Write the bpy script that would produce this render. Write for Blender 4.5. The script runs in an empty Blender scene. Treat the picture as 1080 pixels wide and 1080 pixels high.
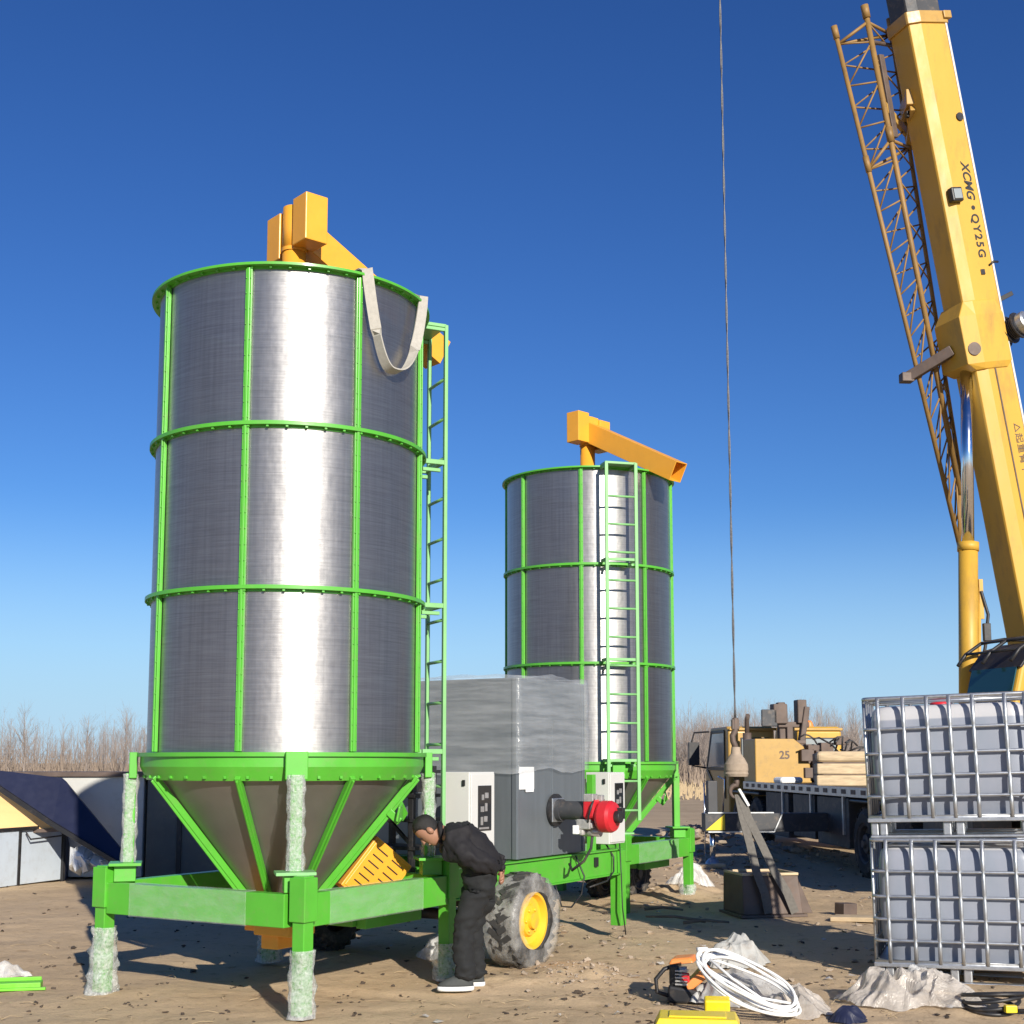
import bpy, math, random
from mathutils import Vector, Matrix, noise
R = math.radians
random.seed(7)
S = bpy.context.scene
COL = S.collection
CAMZ = 1.75
FPX = 1400.0
TH = R(6.7)
PPY = 638.5          # principal point row (1080 px photograph)

# ---------------------------------------------------------------- helpers
def ray(px, py):
    xc = (px-540)/FPX; yc = (PPY-py)/FPX
    dy = math.cos(TH) - yc*math.sin(TH); dz = math.sin(TH) + yc*math.cos(TH)
    return xc/dy, dz/dy
def U(px, py, Y):
    a, b = ray(px, py)
    return Vector((a*Y, Y, CAMZ+b*Y))
def G(px, py, z=0.0):
    a, b = ray(px, py)
    Y = (z-CAMZ)/b
    return Vector((a*Y, Y, z))
def fbm(x, y, z=0.0, o=4):
    return noise.fractal(Vector((x, y, z)), 1.0, 2.0, o)
def ground_z(x, y):
    n = fbm(x*0.35+3, y*0.35, 1.3, 3)*0.035 + fbm(x*1.6, y*1.6, 5.1, 3)*0.016 + fbm(x*6, y*6, 2.2, 2)*0.006
    d = math.hypot((x-3.6)/1.5, (y-25)/2.0)                       # spoil mound behind the far dryer
    n += 0.55*math.exp(-d*d)*(1+0.4*fbm(x*1.3, y*1.3, 9, 3))
    d = math.hypot((x-0.55)/0.35, (y-11.3)/0.5)                   # loose earth by the wheel
    n += 0.07*math.exp(-d*d)*(1+0.8*fbm(x*5, y*5, 4, 3))
    for (cx, cy, rx, ry, hh) in ((2.3, 18.0, .5, .6, .10), (-.05, 10.9, .4, .35, .05), (2.9, 9.8, .6, .4, .04)):
        d = math.hypot((x-cx)/rx, (y-cy)/ry)
        n += hh*math.exp(-d*d)*(1+0.8*fbm(x*4, y*4, cx, 3))
    for (px_, py_, an, bend, dep) in ((1.2, 9.6, 2.75, .02, .022), (1.9, 10.9, 2.75, .02, .020), (-2.5, 9.2, .35, -.03, .016), (4.2, 14.5, 2.2, .03, .03), (5.0, 15.8, 2.2, .03, .03)):
        ca, sa = math.cos(an), math.sin(an); u = (x-px_)*ca+(y-py_)*sa; v = -(x-px_)*sa+(y-py_)*ca-bend*u*u
        if abs(v) < .45 and abs(u) < 7:
            e = math.exp(-(v/.15)**2); sh = math.exp(-((abs(v)-.21)/.07)**2)
            fade = max(0, 1-(u/6.5)**2)*(.5+.5*noise.noise(Vector((u*.9, px_, 2))))
            n += fade*dep*(-e*(.8+.35*math.sin(u*24+v*16))+.6*sh)
    return n - 0.012

class MB:
    def __init__(s): s.v = []; s.f = []; s.sm = []
    def add(s, vs, fs, smooth=False, M=None):
        b = len(s.v)
        for p in vs:
            p = Vector(p)
            if M is not None: p = M @ p
            s.v.append(p[:])
        for f in fs: s.f.append([i+b for i in f]); s.sm.append(smooth)
    def box(s, c, d, M=None):
        cx, cy, cz = c; x, y, z = d[0]/2, d[1]/2, d[2]/2
        vs = [(cx+i*x, cy+j*y, cz+k*z) for i in (-1, 1) for j in (-1, 1) for k in (-1, 1)]
        s.add(vs, [(0,1,3,2), (4,6,7,5), (0,4,5,1), (2,3,7,6), (0,2,6,4), (1,5,7,3)], False, M)
        return s
    def bar(s, p0, p1, w, h, up=(0, 0, 1), M=None):
        p0 = Vector(p0); p1 = Vector(p1); d = (p1-p0).normalized(); up = Vector(up)
        if abs(d.dot(up)) > .98: up = Vector((0, 1, 0)) if abs(d.y) < .9 else Vector((1, 0, 0))
        a = d.cross(up).normalized(); b = a.cross(d).normalized()
        vs = [p + a*(i*w/2) + b*(j*h/2) for p in (p0, p1) for i, j in ((-1,-1), (1,-1), (1,1), (-1,1))]
        s.add(vs, [(3,2,1,0), (4,5,6,7), (0,1,5,4), (1,2,6,5), (2,3,7,6), (3,0,4,7)], False, M)
        return s
    def tube(s, pts, r, seg=8, closed=False, cap=True, M=None, smooth=True):
        pts = [Vector(p) for p in pts]; n = len(pts)
        rs = r if isinstance(r, (list, tuple)) else [r]*n
        vs = []; prev = None
        for i, p in enumerate(pts):
            if closed: d = pts[(i+1) % n]-pts[i-1]
            else: d = pts[min(i+1, n-1)]-pts[max(i-1, 0)]
            if d.length < 1e-9: d = Vector((0, 0, 1))
            d.normalize()
            if prev is None:
                a = d.cross(Vector((0, 0, 1)))
                if a.length < .1: a = d.cross(Vector((1, 0, 0)))
            else:
                a = prev - d*prev.dot(d)
                if a.length < 1e-6: a = d.cross(Vector((1, 0, 0)))
            a.normalize(); prev = a; b = d.cross(a)
            for k in range(seg):
                t = 2*math.pi*k/seg
                vs.append(p + (a*math.cos(t)+b*math.sin(t))*rs[i])
        fs = []
        for i in range(n if closed else n-1):
            j = (i+1) % n
            for k in range(seg):
                k2 = (k+1) % seg
                fs.append((i*seg+k, i*seg+k2, j*seg+k2, j*seg+k))
        s.add(vs, fs, smooth, M)
        if cap and not closed:
            b = len(s.v)-len(vs)
            s.f.append([b+k for k in range(seg)][::-1]); s.sm.append(False)
            s.f.append([b+(n-1)*seg+k for k in range(seg)]); s.sm.append(False)
        return s
    def lathe(s, prof, seg=32, M=None, smooth=True, closed=False, sharp=True):
        # prof: list of (r, z); sharp duplicates profile rings so that corners stay crisp
        n = len(prof)
        segs = list(range(n if closed else n-1))
        for i in segs:
            (r0, z0), (r1, z1) = prof[i], prof[(i+1) % n]
            vs = []
            for (r, z) in ((r0, z0), (r1, z1)):
                for k in range(seg):
                    t = 2*math.pi*k/seg; vs.append((r*math.cos(t), r*math.sin(t), z))
            s.add(vs, [(k, (k+1) % seg, seg+(k+1) % seg, seg+k) for k in range(seg)], smooth, M)
        return s
    def loft(s, rings, M=None, smooth=True, cap=True):
        n = len(rings[0]); vs = [p for r in rings for p in r]; fs = []
        for i in range(len(rings)-1):
            for k in range(n):
                k2 = (k+1) % n
                fs.append((i*n+k, i*n+k2, (i+1)*n+k2, (i+1)*n+k))
        if cap:
            fs.append(tuple(range(n))[::-1]); fs.append(tuple((len(rings)-1)*n+k for k in range(n)))
        s.add(vs, fs, smooth, M); return s
    def prism(s, poly, h, M=None, z0=0.0):
        n = len(poly)
        vs = [(x, y, z0) for x, y in poly]+[(x, y, z0+h) for x, y in poly]
        fs = [tuple(range(n))[::-1], tuple(range(n, 2*n))]+[(k, (k+1) % n, n+(k+1) % n, n+k) for k in range(n)]
        s.add(vs, fs, False, M); return s
    def ribbon(s, pts, wide, w, th, M=None):
        pts = [Vector(p) for p in pts]; rings = []
        n = len(pts)
        for i, p in enumerate(pts):
            d = (pts[min(i+1, n-1)]-pts[max(i-1, 0)]).normalized()
            a = Vector(wide[i] if isinstance(wide[0], (list, tuple, Vector)) else wide)
            a = (a-d*a.dot(d)).normalized(); b = d.cross(a)
            rings.append([p+a*w/2+b*th/2, p-a*w/2+b*th/2, p-a*w/2-b*th/2, p+a*w/2-b*th/2])
        s.loft(rings, M, False); return s
    def build(s, name, mat, parent=None, bevel=0.0, loc=None, rot=None, bseg=2):
        me = bpy.data.meshes.new(name)
        me.from_pydata(s.v, [], s.f); me.update()
        me.polygons.foreach_set('use_smooth', s.sm)
        o = bpy.data.objects.new(name, me); COL.objects.link(o)
        me.materials.append(mat)
        if parent: o.parent = parent
        if loc is not None: o.location = loc
        if rot is not None: o.rotation_euler = rot
        fixnormals(me)
        if bevel > 0:
            m = o.modifiers.new('bevel', 'BEVEL'); m.width = bevel; m.segments = bseg
            m.limit_method = 'ANGLE'; m.angle_limit = R(40); m.harden_normals = False
        return o
def fixnormals(me):
    import bmesh
    bm = bmesh.new(); bm.from_mesh(me)
    bmesh.ops.recalc_face_normals(bm, faces=bm.faces)
    bm.to_mesh(me); bm.free()
def tag(o, label=None, cat=None, group=None, kind=None):
    if label: o['label'] = label
    if cat: o['category'] = cat
    if group: o['group'] = group
    if kind: o['kind'] = kind
    return o
def thing(name, label, cat, loc=(0, 0, 0), rotz=0.0, group=None):
    o = bpy.data.objects.new(name, None); COL.objects.link(o)
    o.empty_display_size = .2; o.location = loc; o.rotation_euler = (0, 0, rotz)
    return tag(o, label, cat, group)
def copy_tree(o, parent=None):
    c = o.copy(); COL.objects.link(c); c.parent = parent
    for ch in list(o.children): copy_tree(ch, c)
    return c

# ---------------------------------------------------------------- materials
def nodes(name):
    m = bpy.data.materials.new(name); m.use_nodes = True
    nt = m.node_tree; b = nt.nodes['Principled BSDF']
    return m, nt, b
def N(nt, t, **k):
    n = nt.nodes.new(t)
    for a, v in k.items(): setattr(n, a, v)
    return n
def coords(nt, scale=(1, 1, 1), kind='Object'):
    tc = N(nt, 'ShaderNodeTexCoord'); mp = N(nt, 'ShaderNodeMapping')
    mp.inputs['Scale'].default_value = scale
    nt.links.new(tc.outputs[kind], mp.inputs['Vector']); return mp.outputs['Vector']
def noise_tex(nt, vec, scale, detail=4, rough=.6):
    n = N(nt, 'ShaderNodeTexNoise'); n.inputs['Scale'].default_value = scale
    n.inputs['Detail'].default_value = detail; n.inputs['Roughness'].default_value = rough
    nt.links.new(vec, n.inputs['Vector']); return n.outputs['Fac']
def ramp(nt, fac, stops):
    r = N(nt, 'ShaderNodeValToRGB'); el = r.color_ramp.elements
    while len(el) < len(stops): el.new(.5)
    for e, (p, c) in zip(el, stops): e.position = p; e.color = (*c, 1) if len(c) == 3 else c
    nt.links.new(fac, r.inputs['Fac']); return r.outputs['Color']
def sc3(c, k): return tuple(min(1, x*k) for x in c)
def paint(name, c, rough=.4, metal=0.0, var=.12, scale=3.0, bump=.0, bscale=40., dirt=None, dirt_amt=.35, stretch=(1, 1, 1), coat=0.0):
    m, nt, b = nodes(name)
    v = coords(nt, stretch); f = noise_tex(nt, v, scale, 5)
    col = ramp(nt, f, [(.25, sc3(c, 1-var)), (.75, sc3(c, 1+var))])
    if dirt:
        f2 = noise_tex(nt, v, scale*2.7, 6, .7)
        mask = ramp(nt, f2, [(.52, (0, 0, 0)), (.72, (dirt_amt,)*3)])
        mx = N(nt, 'ShaderNodeMixRGB'); nt.links.new(mask, mx.inputs['Fac'])
        nt.links.new(col, mx.inputs['Color1']); mx.inputs['Color2'].default_value = (*dirt, 1); col = mx.outputs['Color']
    nt.links.new(col, b.inputs['Base Color'])
    rr = N(nt, 'ShaderNodeMapRange'); rr.inputs['To Min'].default_value = max(.03, rough-.1); rr.inputs['To Max'].default_value = min(1, rough+.15)
    nt.links.new(noise_tex(nt, v, scale*4, 4), rr.inputs['Value']); nt.links.new(rr.outputs[0], b.inputs['Roughness'])
    b.inputs['Metallic'].default_value = metal
    if coat: b.inputs['Coat Weight'].default_value = coat; b.inputs['Coat Roughness'].default_value = .15
    if bump:
        bp = N(nt, 'ShaderNodeBump'); bp.inputs['Strength'].default_value = bump; bp.inputs['Distance'].default_value = .01
        nt.links.new(noise_tex(nt, v, bscale, 4), bp.inputs['Height']); nt.links.new(bp.outputs[0], b.inputs['Normal'])
    return m
def film(name, c, alpha0, alpha1, rough=.25, scale=6., stretch=(1, 1, 1), bump=.6, bscale=18., spec=.6):
    # thin clear plastic: part see-through, part milky, wrinkled
    m, nt, b = nodes(name)
    v = coords(nt, stretch)
    b.inputs['Base Color'].default_value = (*c, 1); b.inputs['Roughness'].default_value = rough
    b.inputs['Specular IOR Level'].default_value = spec
    mr = N(nt, 'ShaderNodeMapRange'); mr.inputs['From Min'].default_value = .35; mr.inputs['From Max'].default_value = .68
    mr.inputs['To Min'].default_value = alpha0; mr.inputs['To Max'].default_value = alpha1
    nt.links.new(noise_tex(nt, v, scale, 6, .65), mr.inputs['Value']); nt.links.new(mr.outputs[0], b.inputs['Alpha'])
    bp = N(nt, 'ShaderNodeBump'); bp.inputs['Strength'].default_value = bump; bp.inputs['Distance'].default_value = .02
    nt.links.new(noise_tex(nt, v, bscale, 5), bp.inputs['Height']); nt.links.new(bp.outputs[0], b.inputs['Normal'])
    return m

DUST = (.30, .22, .15)
M = {}
M['green'] = paint('green_paint', (.085, .40, .03), .42, var=.10, dirt=(.20, .26, .10), dirt_amt=.35, coat=.2)
M['pale_green'] = paint('pale_green_paint', (.20, .46, .17), .4, var=.08)
M['yellow'] = paint('auger_yellow_paint', (.80, .37, .035), .35, var=.06, dirt=(.35, .2, .05), dirt_amt=.15)
M['crane'] = paint('crane_yellow_paint', (.58, .335, .04), .48, var=.07, scale=1.3, dirt=(.24, .15, .05), dirt_amt=.5, stretch=(1, 1, .35))
M['tan'] = paint('cab_orange_paint', (.46, .275, .065), .4, var=.1, dirt=(.22, .15, .08), dirt_amt=.4)
M['black'] = paint('black_steel', (.018, .018, .02), .45, var=.2, dirt=DUST, dirt_amt=.15)
M['chassis'] = paint('chassis_grey', (.045, .047, .052), .55, var=.25, dirt=DUST, dirt_amt=.35)
M['rubber'] = paint('tyre_rubber', (.035, .034, .033), .8, var=.2, dirt=(.25, .2, .15), dirt_amt=.6, bump=.3)
M['galv'] = paint('galvanised_steel', (.50, .52, .54), .38, .85, var=.15, scale=9)
M['chrome'] = paint('polished_rod', (.80, .81, .83), .1, 1.0, var=.03)
M['boxgrey'] = paint('grey_furnace_steel', (.19, .215, .235), .34, .45, var=.1, scale=2, stretch=(6, 6, .6))
M['cabinet'] = paint('cabinet_light_grey', (.60, .60, .57), .4, var=.04)
M['white'] = paint('white_paint', (.80, .80, .78), .45, var=.04)
M['paper'] = paint('white_paper', (.75, .76, .75), .7, var=.06)
M['red'] = paint('red_casting', (.55, .02, .03), .35, var=.15)
M['alu'] = paint('cast_aluminium', (.48, .47, .45), .45, .6, var=.25, scale=20)
M['navy'] = paint('navy_steel', (.013, .017, .045), .45, var=.15, scale=2)
M['bin'] = paint('bin_blue_grey', (.50, .56, .62), .5, var=.06, dirt=(.3, .28, .25), dirt_amt=.3)
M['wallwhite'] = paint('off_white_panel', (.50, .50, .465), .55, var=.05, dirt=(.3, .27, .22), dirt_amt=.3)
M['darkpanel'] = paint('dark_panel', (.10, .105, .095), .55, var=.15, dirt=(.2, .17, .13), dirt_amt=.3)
M['orange_board'] = paint('tan_orange_board', (.74, .47, .20), .7, var=.08, scale=2, stretch=(.4, 1, 5))
M['wood'] = paint('sawn_timber', (.52, .40, .25), .8, var=.3, scale=4, stretch=(1, 1, 6), bump=.3)
M['rusty'] = paint('brown_steel', (.12, .088, .072), .6, .2, var=.3, scale=5, dirt=(.16, .09, .05), dirt_amt=.5)
M['strap'] = paint('webbing', (.42, .40, .35), .85, var=.12, scale=30, dirt=(.2, .18, .15), dirt_amt=.3)
M['darkstrap'] = paint('grey_webbing', (.13, .12, .105), .85, var=.2, scale=30)
M['rope'] = paint('wire_rope', (.13, .13, .135), .5, .5, var=.5, scale=60, stretch=(1, 1, 1))
M['jib'] = paint('jib_yellow_paint', (.27, .155, .045), .55, var=.2, dirt=(.1, .06, .03), dirt_amt=.4)
M['skin'] = paint('skin', (.33, .17, .11), .5, var=.08, scale=12)
M['hair'] = paint('black_hair', (.012, .011, .010), .6, var=.3, scale=60, bump=.6, bscale=220)
M['jacket'] = paint('black_jacket', (.008, .007, .009), .8, var=.2, scale=8, bump=.5, bscale=14)
M['trouser'] = paint('charcoal_trousers', (.011, .012, .013), .85, var=.2, scale=8, bump=.5, bscale=12)
M['shoe'] = paint('grey_shoe', (.045, .05, .05), .7, var=.2, scale=30)
M['sole'] = paint('white_sole', (.72, .72, .70), .6, var=.06)
M['tool_orange'] = paint('tool_orange', (.72, .24, .06), .4, var=.08)
M['case_yellow'] = paint('case_yellow', (.82, .62, .02), .4, var=.05, dirt=DUST, dirt_amt=.3)
M['cable_white'] = paint('white_cable', (.80, .80, .78), .4, var=.04)
M['lime'] = paint('lime_scrap', (.16, .55, .03), .4, var=.1, dirt=DUST, dirt_amt=.3)
M['sack'] = paint('grey_sack', (.40, .40, .38), .7, var=.12, scale=6, bump=.7, bscale=9, dirt=DUST, dirt_amt=.5)
M['stone'] = paint('stone', (.34, .27, .20), .9, var=.3, scale=6, bump=.6, bscale=20)
M['twig'] = paint('dry_stick', (.20, .15, .10), .9, var=.3, scale=9)
M['clod'] = paint('dark_clod', (.075, .055, .04), .95, var=.4, scale=9)
M['bark'] = paint('grey_bark', (.30, .25, .215), .9, var=.25, scale=.8)
M['bark2'] = paint('brown_scrub', (.29, .225, .17), .9, var=.3, scale=.5)
M['drygrass'] = paint('dry_grass', (.42, .32, .19), .9, var=.25, scale=.6)
M['bubble'] = film('bubble_wrap', (.76, .78, .75), .26, .74, .12, 40, bump=1.0, bscale=75)
M['film'] = film('clear_film', (.80, .80, .78), .30, .80, .2, 5, bump=.8, bscale=12)
M['filmthin'] = film('thin_film', (.70, .74, .70), .10, .22, .15, 5, stretch=(1, 1, 2.5), bump=.5, bscale=10)
M['stretch'] = film('stretch_film', (.60, .63, .65), .10, .36, .13, 2.5, stretch=(.4, .4, 4.5), bump=.35, bscale=7, spec=.8)
M['sheet'] = film('plastic_sheet', (.50, .49, .47), .50, .90, .2, 4, bump=.6, bscale=9)
M['beige_sheet'] = film('beige_plastic_sheet', (.55, .50, .44), .50, .92, .2, 4, bump=1.0, bscale=14)

# glass
def glassmat(name, c, rough=.05, alpha=1.0):
    m, nt, b = nodes(name)
    b.inputs['Base Color'].default_value = (*c, 1); b.inputs['Roughness'].default_value = rough
    b.inputs['Specular IOR Level'].default_value = .9; b.inputs['Alpha'].default_value = alpha
    return m
M['darkglass'] = glassmat('dark_glass', (.02, .022, .025))
M['tealglass'] = glassmat('teal_glass', (.025, .085, .09), .06)
M['paleglass'] = glassmat('dusty_glass', (.30, .33, .33), .15)

# perforated stainless screen
def screen_mat():
    m, nt, b = nodes('perforated_screen')
    v = coords(nt, (1.2, 1.2, 46))
    f = noise_tex(nt, v, 2.2, 5, .7)
    v2 = coords(nt, (.9, .9, .35)); f2 = noise_tex(nt, v2, 2.0, 4)
    v3 = coords(nt, (16, 16, .5)); f3 = noise_tex(nt, v3, 2.0, 3)
    c = ramp(nt, f, [(.3, (.31, .305, .30)), (.7, (.45, .44, .43))])
    c3 = ramp(nt, f3, [(.35, (.72, .72, .74)), (.65, (1, 1, 1))])
    mx = N(nt, 'ShaderNodeMixRGB', blend_type='MULTIPLY'); mx.inputs['Fac'].default_value = .5
    nt.links.new(c, mx.inputs['Color1']); nt.links.new(c3, mx.inputs['Color2'])
    nt.links.new(mx.outputs[0], b.inputs['Base Color'])
    b.inputs['Metallic'].default_value = 1.0
    mr = N(nt, 'ShaderNodeMapRange'); mr.inputs['To Min'].default_value = .34; mr.inputs['To Max'].default_value = .42
    nt.links.new(f2, mr.inputs['Value']); nt.links.new(mr.outputs[0], b.inputs['Roughness'])
    b.inputs['Anisotropic'].default_value = .92; b.inputs['Anisotropic Rotation'].default_value = .25
    tg = N(nt, 'ShaderNodeTangent', direction_type='RADIAL', axis='Z'); nt.links.new(tg.outputs[0], b.inputs['Tangent'])
    bp = N(nt, 'ShaderNodeBump'); bp.inputs['Strength'].default_value = .16; bp.inputs['Distance'].default_value = .005
    vd = coords(nt, (1, 1, .8)); fd = noise_tex(nt, vd, 3.2, 3)
    ma = N(nt, 'ShaderNodeMath', operation='MULTIPLY_ADD'); nt.links.new(fd, ma.inputs[0]); ma.inputs[1].default_value = 6.0; nt.links.new(f, ma.inputs[2])
    nt.links.new(ma.outputs[0], bp.inputs['Height']); nt.links.new(bp.outputs[0], b.inputs['Normal'])
    b.inputs['Alpha'].default_value = .94
    # second, duller lobe: the punched and dusty part of the sheet
    b2 = N(nt, 'ShaderNodeBsdfPrincipled'); b2.inputs['Metallic'].default_value = .92; b2.inputs['Roughness'].default_value = .45; b2.inputs['Anisotropic'].default_value = .55; b2.inputs['Anisotropic Rotation'].default_value = .25
    nt.links.new(tg.outputs[0], b2.inputs['Tangent'])
    nt.links.new(mx.outputs[0], b2.inputs['Base Color']); nt.links.new(bp.outputs[0], b2.inputs['Normal'])
    ms = N(nt, 'ShaderNodeMixShader'); ms.inputs['Fac'].default_value = .84
    nt.links.new(b.outputs[0], ms.inputs[1]); nt.links.new(b2.outputs[0], ms.inputs[2])
    nt.links.new(ms.outputs[0], nt.nodes['Material Output'].inputs['Surface'])
    return m
M['screen'] = screen_mat()
M['cone'] = paint('cone_steel', (.25, .235, .22), .42, .7, var=.12, scale=2)

# sand ground
def sand_mat():
    m, nt, b = nodes('sandy_ground')
    v = coords(nt)
    f1 = noise_tex(nt, v, .45, 6, .6); f2 = noise_tex(nt, v, 7, 8, .7); f3 = noise_tex(nt, v, 70, 4, .7)
    c1 = ramp(nt, f1, [(.3, (.50, .37, .23)), (.7, (.62, .47, .30))])
    c2 = ramp(nt, f2, [(.28, (.62, .58, .54)), (.46, (1, 1, 1)), (.9, (1.0, .99, .97))])
    mx = N(nt, 'ShaderNodeMixRGB', blend_type='MULTIPLY'); mx.inputs['Fac'].default_value = .95
    nt.links.new(c1, mx.inputs['Color1']); nt.links.new(c2, mx.inputs['Color2'])
    c3 = ramp(nt, f3, [(.3, (.80, .78, .76)), (.6, (1.05, 1.04, 1.03))])
    mx2 = N(nt, 'ShaderNodeMixRGB', blend_type='MULTIPLY'); mx2.inputs['Fac'].default_value = .6
    nt.links.new(mx.outputs[0], mx2.inputs['Color1']); nt.links.new(c3, mx2.inputs['Color2'])
    # far field: straw stubble beyond the yard
    sep = N(nt, 'ShaderNodeSeparateXYZ'); nt.links.new(v, sep.inputs[0])
    mr = N(nt, 'ShaderNodeMapRange'); mr.inputs['From Min'].default_value = 26; mr.inputs['From Max'].default_value = 45
    nt.links.new(sep.outputs['Y'], mr.inputs['Value'])
    mx3 = N(nt, 'ShaderNodeMixRGB'); nt.links.new(mr.outputs[0], mx3.inputs['Fac'])
    nt.links.new(mx2.outputs[0], mx3.inputs['Color1'])
    f4 = noise_tex(nt, coords(nt, (.25, 1, 1)), .9, 6, .7)
    nt.links.new(ramp(nt, f4, [(.3, (.34, .25, .16)), (.7, (.52, .40, .26))]), mx3.inputs['Color2'])
    nt.links.new(mx3.outputs[0], b.inputs['Base Color'])
    b.inputs['Roughness'].default_value = .95; b.inputs['Specular IOR Level'].default_value = .15
    bp = N(nt, 'ShaderNodeBump'); bp.inputs['Strength'].default_value = .6; bp.inputs['Distance'].default_value = .03
    ad = N(nt, 'ShaderNodeMath', operation='ADD'); nt.links.new(f2, ad.inputs[0])
    ml = N(nt, 'ShaderNodeMath', operation='MULTIPLY'); nt.links.new(f3, ml.inputs[0]); ml.inputs[1].default_value = .35
    nt.links.new(ml.outputs[0], ad.inputs[1])
    nt.links.new(ad.outputs[0], bp.inputs['Height']); nt.links.new(bp.outputs[0], b.inputs['Normal'])
    return m
M['sand'] = sand_mat()

# tote bottle: white plastic, grey-lilac where the liquid stands behind it
def bottle_mat(name, level):
    m, nt, b = nodes(name)
    v = coords(nt); sep = N(nt, 'ShaderNodeSeparateXYZ'); nt.links.new(v, sep.inputs[0])
    f = noise_tex(nt, v, 3, 4)
    ad = N(nt, 'ShaderNodeMath', operation='MULTIPLY_ADD'); nt.links.new(f, ad.inputs[0]); ad.inputs[1].default_value = .006
    nt.links.new(sep.outputs['Z'], ad.inputs[2])
    mr = N(nt, 'ShaderNodeMapRange'); mr.inputs['From Min'].default_value = level; mr.inputs['From Max'].default_value = level+.012
    nt.links.new(ad.outputs[0], mr.inputs['Value'])
    c = ramp(nt, noise_tex(nt, coords(nt, (2, 2, .6)), 2.2, 3), [(.3, (.225, .255, .305)), (.7, (.28, .295, .345))])
    mx = N(nt, 'ShaderNodeMixRGB'); nt.links.new(mr.outputs[0], mx.inputs['Fac']); nt.links.new(c, mx.inputs['Color1'])
    mx.inputs['Color2'].default_value = (.46, .46, .475, 1)
    nt.links.new(mx.outputs[0], b.inputs['Base Color']); b.inputs['Roughness'].default_value = .38
    bp = N(nt, 'ShaderNodeBump'); bp.inputs['Strength'].default_value = .25; bp.inputs['Distance'].default_value = .02
    nt.links.new(noise_tex(nt, v, 3.5, 2), bp.inputs['Height']); nt.links.new(bp.outputs[0], b.inputs['Normal'])
    return m

# ---------------------------------------------------------------- camera, sky, sun
cam = bpy.data.cameras.new('camera'); co = bpy.data.objects.new('camera', cam); COL.objects.link(co)
co.location = (0, 0, CAMZ); co.rotation_euler = (R(90)+TH, 0, 0)
cam.sensor_width = 36; cam.lens = 36*FPX/1080; cam.shift_y = (PPY-540)/1080
cam.clip_end = 3000; cam.clip_start = .1
S.camera = co
AZ, EL = R(-69), R(22.5)
sd = Vector((math.cos(AZ)*math.cos(EL), math.sin(AZ)*math.cos(EL), math.sin(EL)))
sl = bpy.data.lights.new('sun', 'SUN'); so = bpy.data.objects.new('sun', sl); COL.objects.link(so)
sl.energy = 5.0; sl.angle = R(.53); sl.color = (1, .93, .82)
so.rotation_euler = sd.to_track_quat('Z', 'Y').to_euler()
so.location = (10, -20, 20)
w = bpy.data.worlds.new('World'); S.world = w; w.use_nodes = True
nt = w.node_tree; bg = nt.nodes['Background']
sky = N(nt, 'ShaderNodeTexSky', sky_type='NISHITA'); sky.sun_disc = False
sky.sun_elevation = EL; sky.sun_rotation = math.atan2(sd.x, sd.y)
sky.air_density = 1.0; sky.dust_density = .05; sky.ozone_density = 1.2; sky.altitude = 100
hs = N(nt, 'ShaderNodeHueSaturation'); hs.inputs['Saturation'].default_value = 1.22; hs.inputs['Hue'].default_value = .508
gm = N(nt, 'ShaderNodeGamma'); gm.inputs['Gamma'].default_value = 1.12
nt.links.new(sky.outputs[0], hs.inputs['Color']); nt.links.new(hs.outputs[0], gm.inputs['Color'])
tn = N(nt, 'ShaderNodeMixRGB', blend_type='MULTIPLY'); tn.inputs['Fac'].default_value = 1
tn.inputs['Color2'].default_value = (.53, .82, 1.22, 1); nt.links.new(gm.outputs[0], tn.inputs['Color1'])
tcw = N(nt, 'ShaderNodeTexCoord'); spw = N(nt, 'ShaderNodeSeparateXYZ'); nt.links.new(tcw.outputs['Generated'], spw.inputs[0])
mrw = N(nt, 'ShaderNodeMapRange', interpolation_type='SMOOTHSTEP'); nt.links.new(spw.outputs['Z'], mrw.inputs['Value'])
mrw.inputs['From Min'].default_value = 0; mrw.inputs['From Max'].default_value = .20; mrw.inputs['To Min'].default_value = .85; mrw.inputs['To Max'].default_value = 0
hz = N(nt, 'ShaderNodeMixRGB'); nt.links.new(mrw.outputs[0], hz.inputs['Fac']); nt.links.new(tn.outputs[0], hz.inputs['Color1'])
hz.inputs['Color2'].default_value = (6.3, 9.3, 13.0, 1)      # pale blue air low over the horizon
nt.links.new(hz.outputs[0], bg.inputs['Color']); bg.inputs['Strength'].default_value = .055
S.view_settings.view_transform = 'Standard'; S.view_settings.look = 'None'
S.view_settings.exposure = .35; S.view_settings.gamma = 1
S.render.engine = 'CYCLES'
S.cycles.transparent_max_bounces = 16; S.cycles.max_bounces = 8

# ---------------------------------------------------------------- ground
def axis(lo, a, b, hi, step, grow=1.35):
    xs = [a+step*i for i in range(int((b-a)/step)+1)]
    d = step; x = xs[-1]
    while x < hi: d = min(d*grow, 80); x += d; xs.append(x)
    d = step; x = xs[0]; pre = []
    while x > lo: d = min(d*grow, 80); x -= d; pre.append(x)
    return pre[::-1]+xs
gx = axis(-900, -6.5, 8.5, 900, .06); gy = axis(-900, 8.4, 20, 1200, .06)
g = MB(); nx = len(gx)
for y in gy:
    for x in gx: g.v.append((x, y, ground_z(x, y) if abs(x) < 60 and -20 < y < 90 else -.012))
for j in range(len(gy)-1):
    for i in range(nx-1):
        g.f.append((j*nx+i, j*nx+i+1, (j+1)*nx+i+1, (j+1)*nx+i)); g.sm.append(True)
me = bpy.data.meshes.new('ground'); me.from_pydata(g.v, [], g.f); me.update()
me.polygons.foreach_set('use_smooth', g.sm); me.materials.append(M['sand'])
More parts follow.
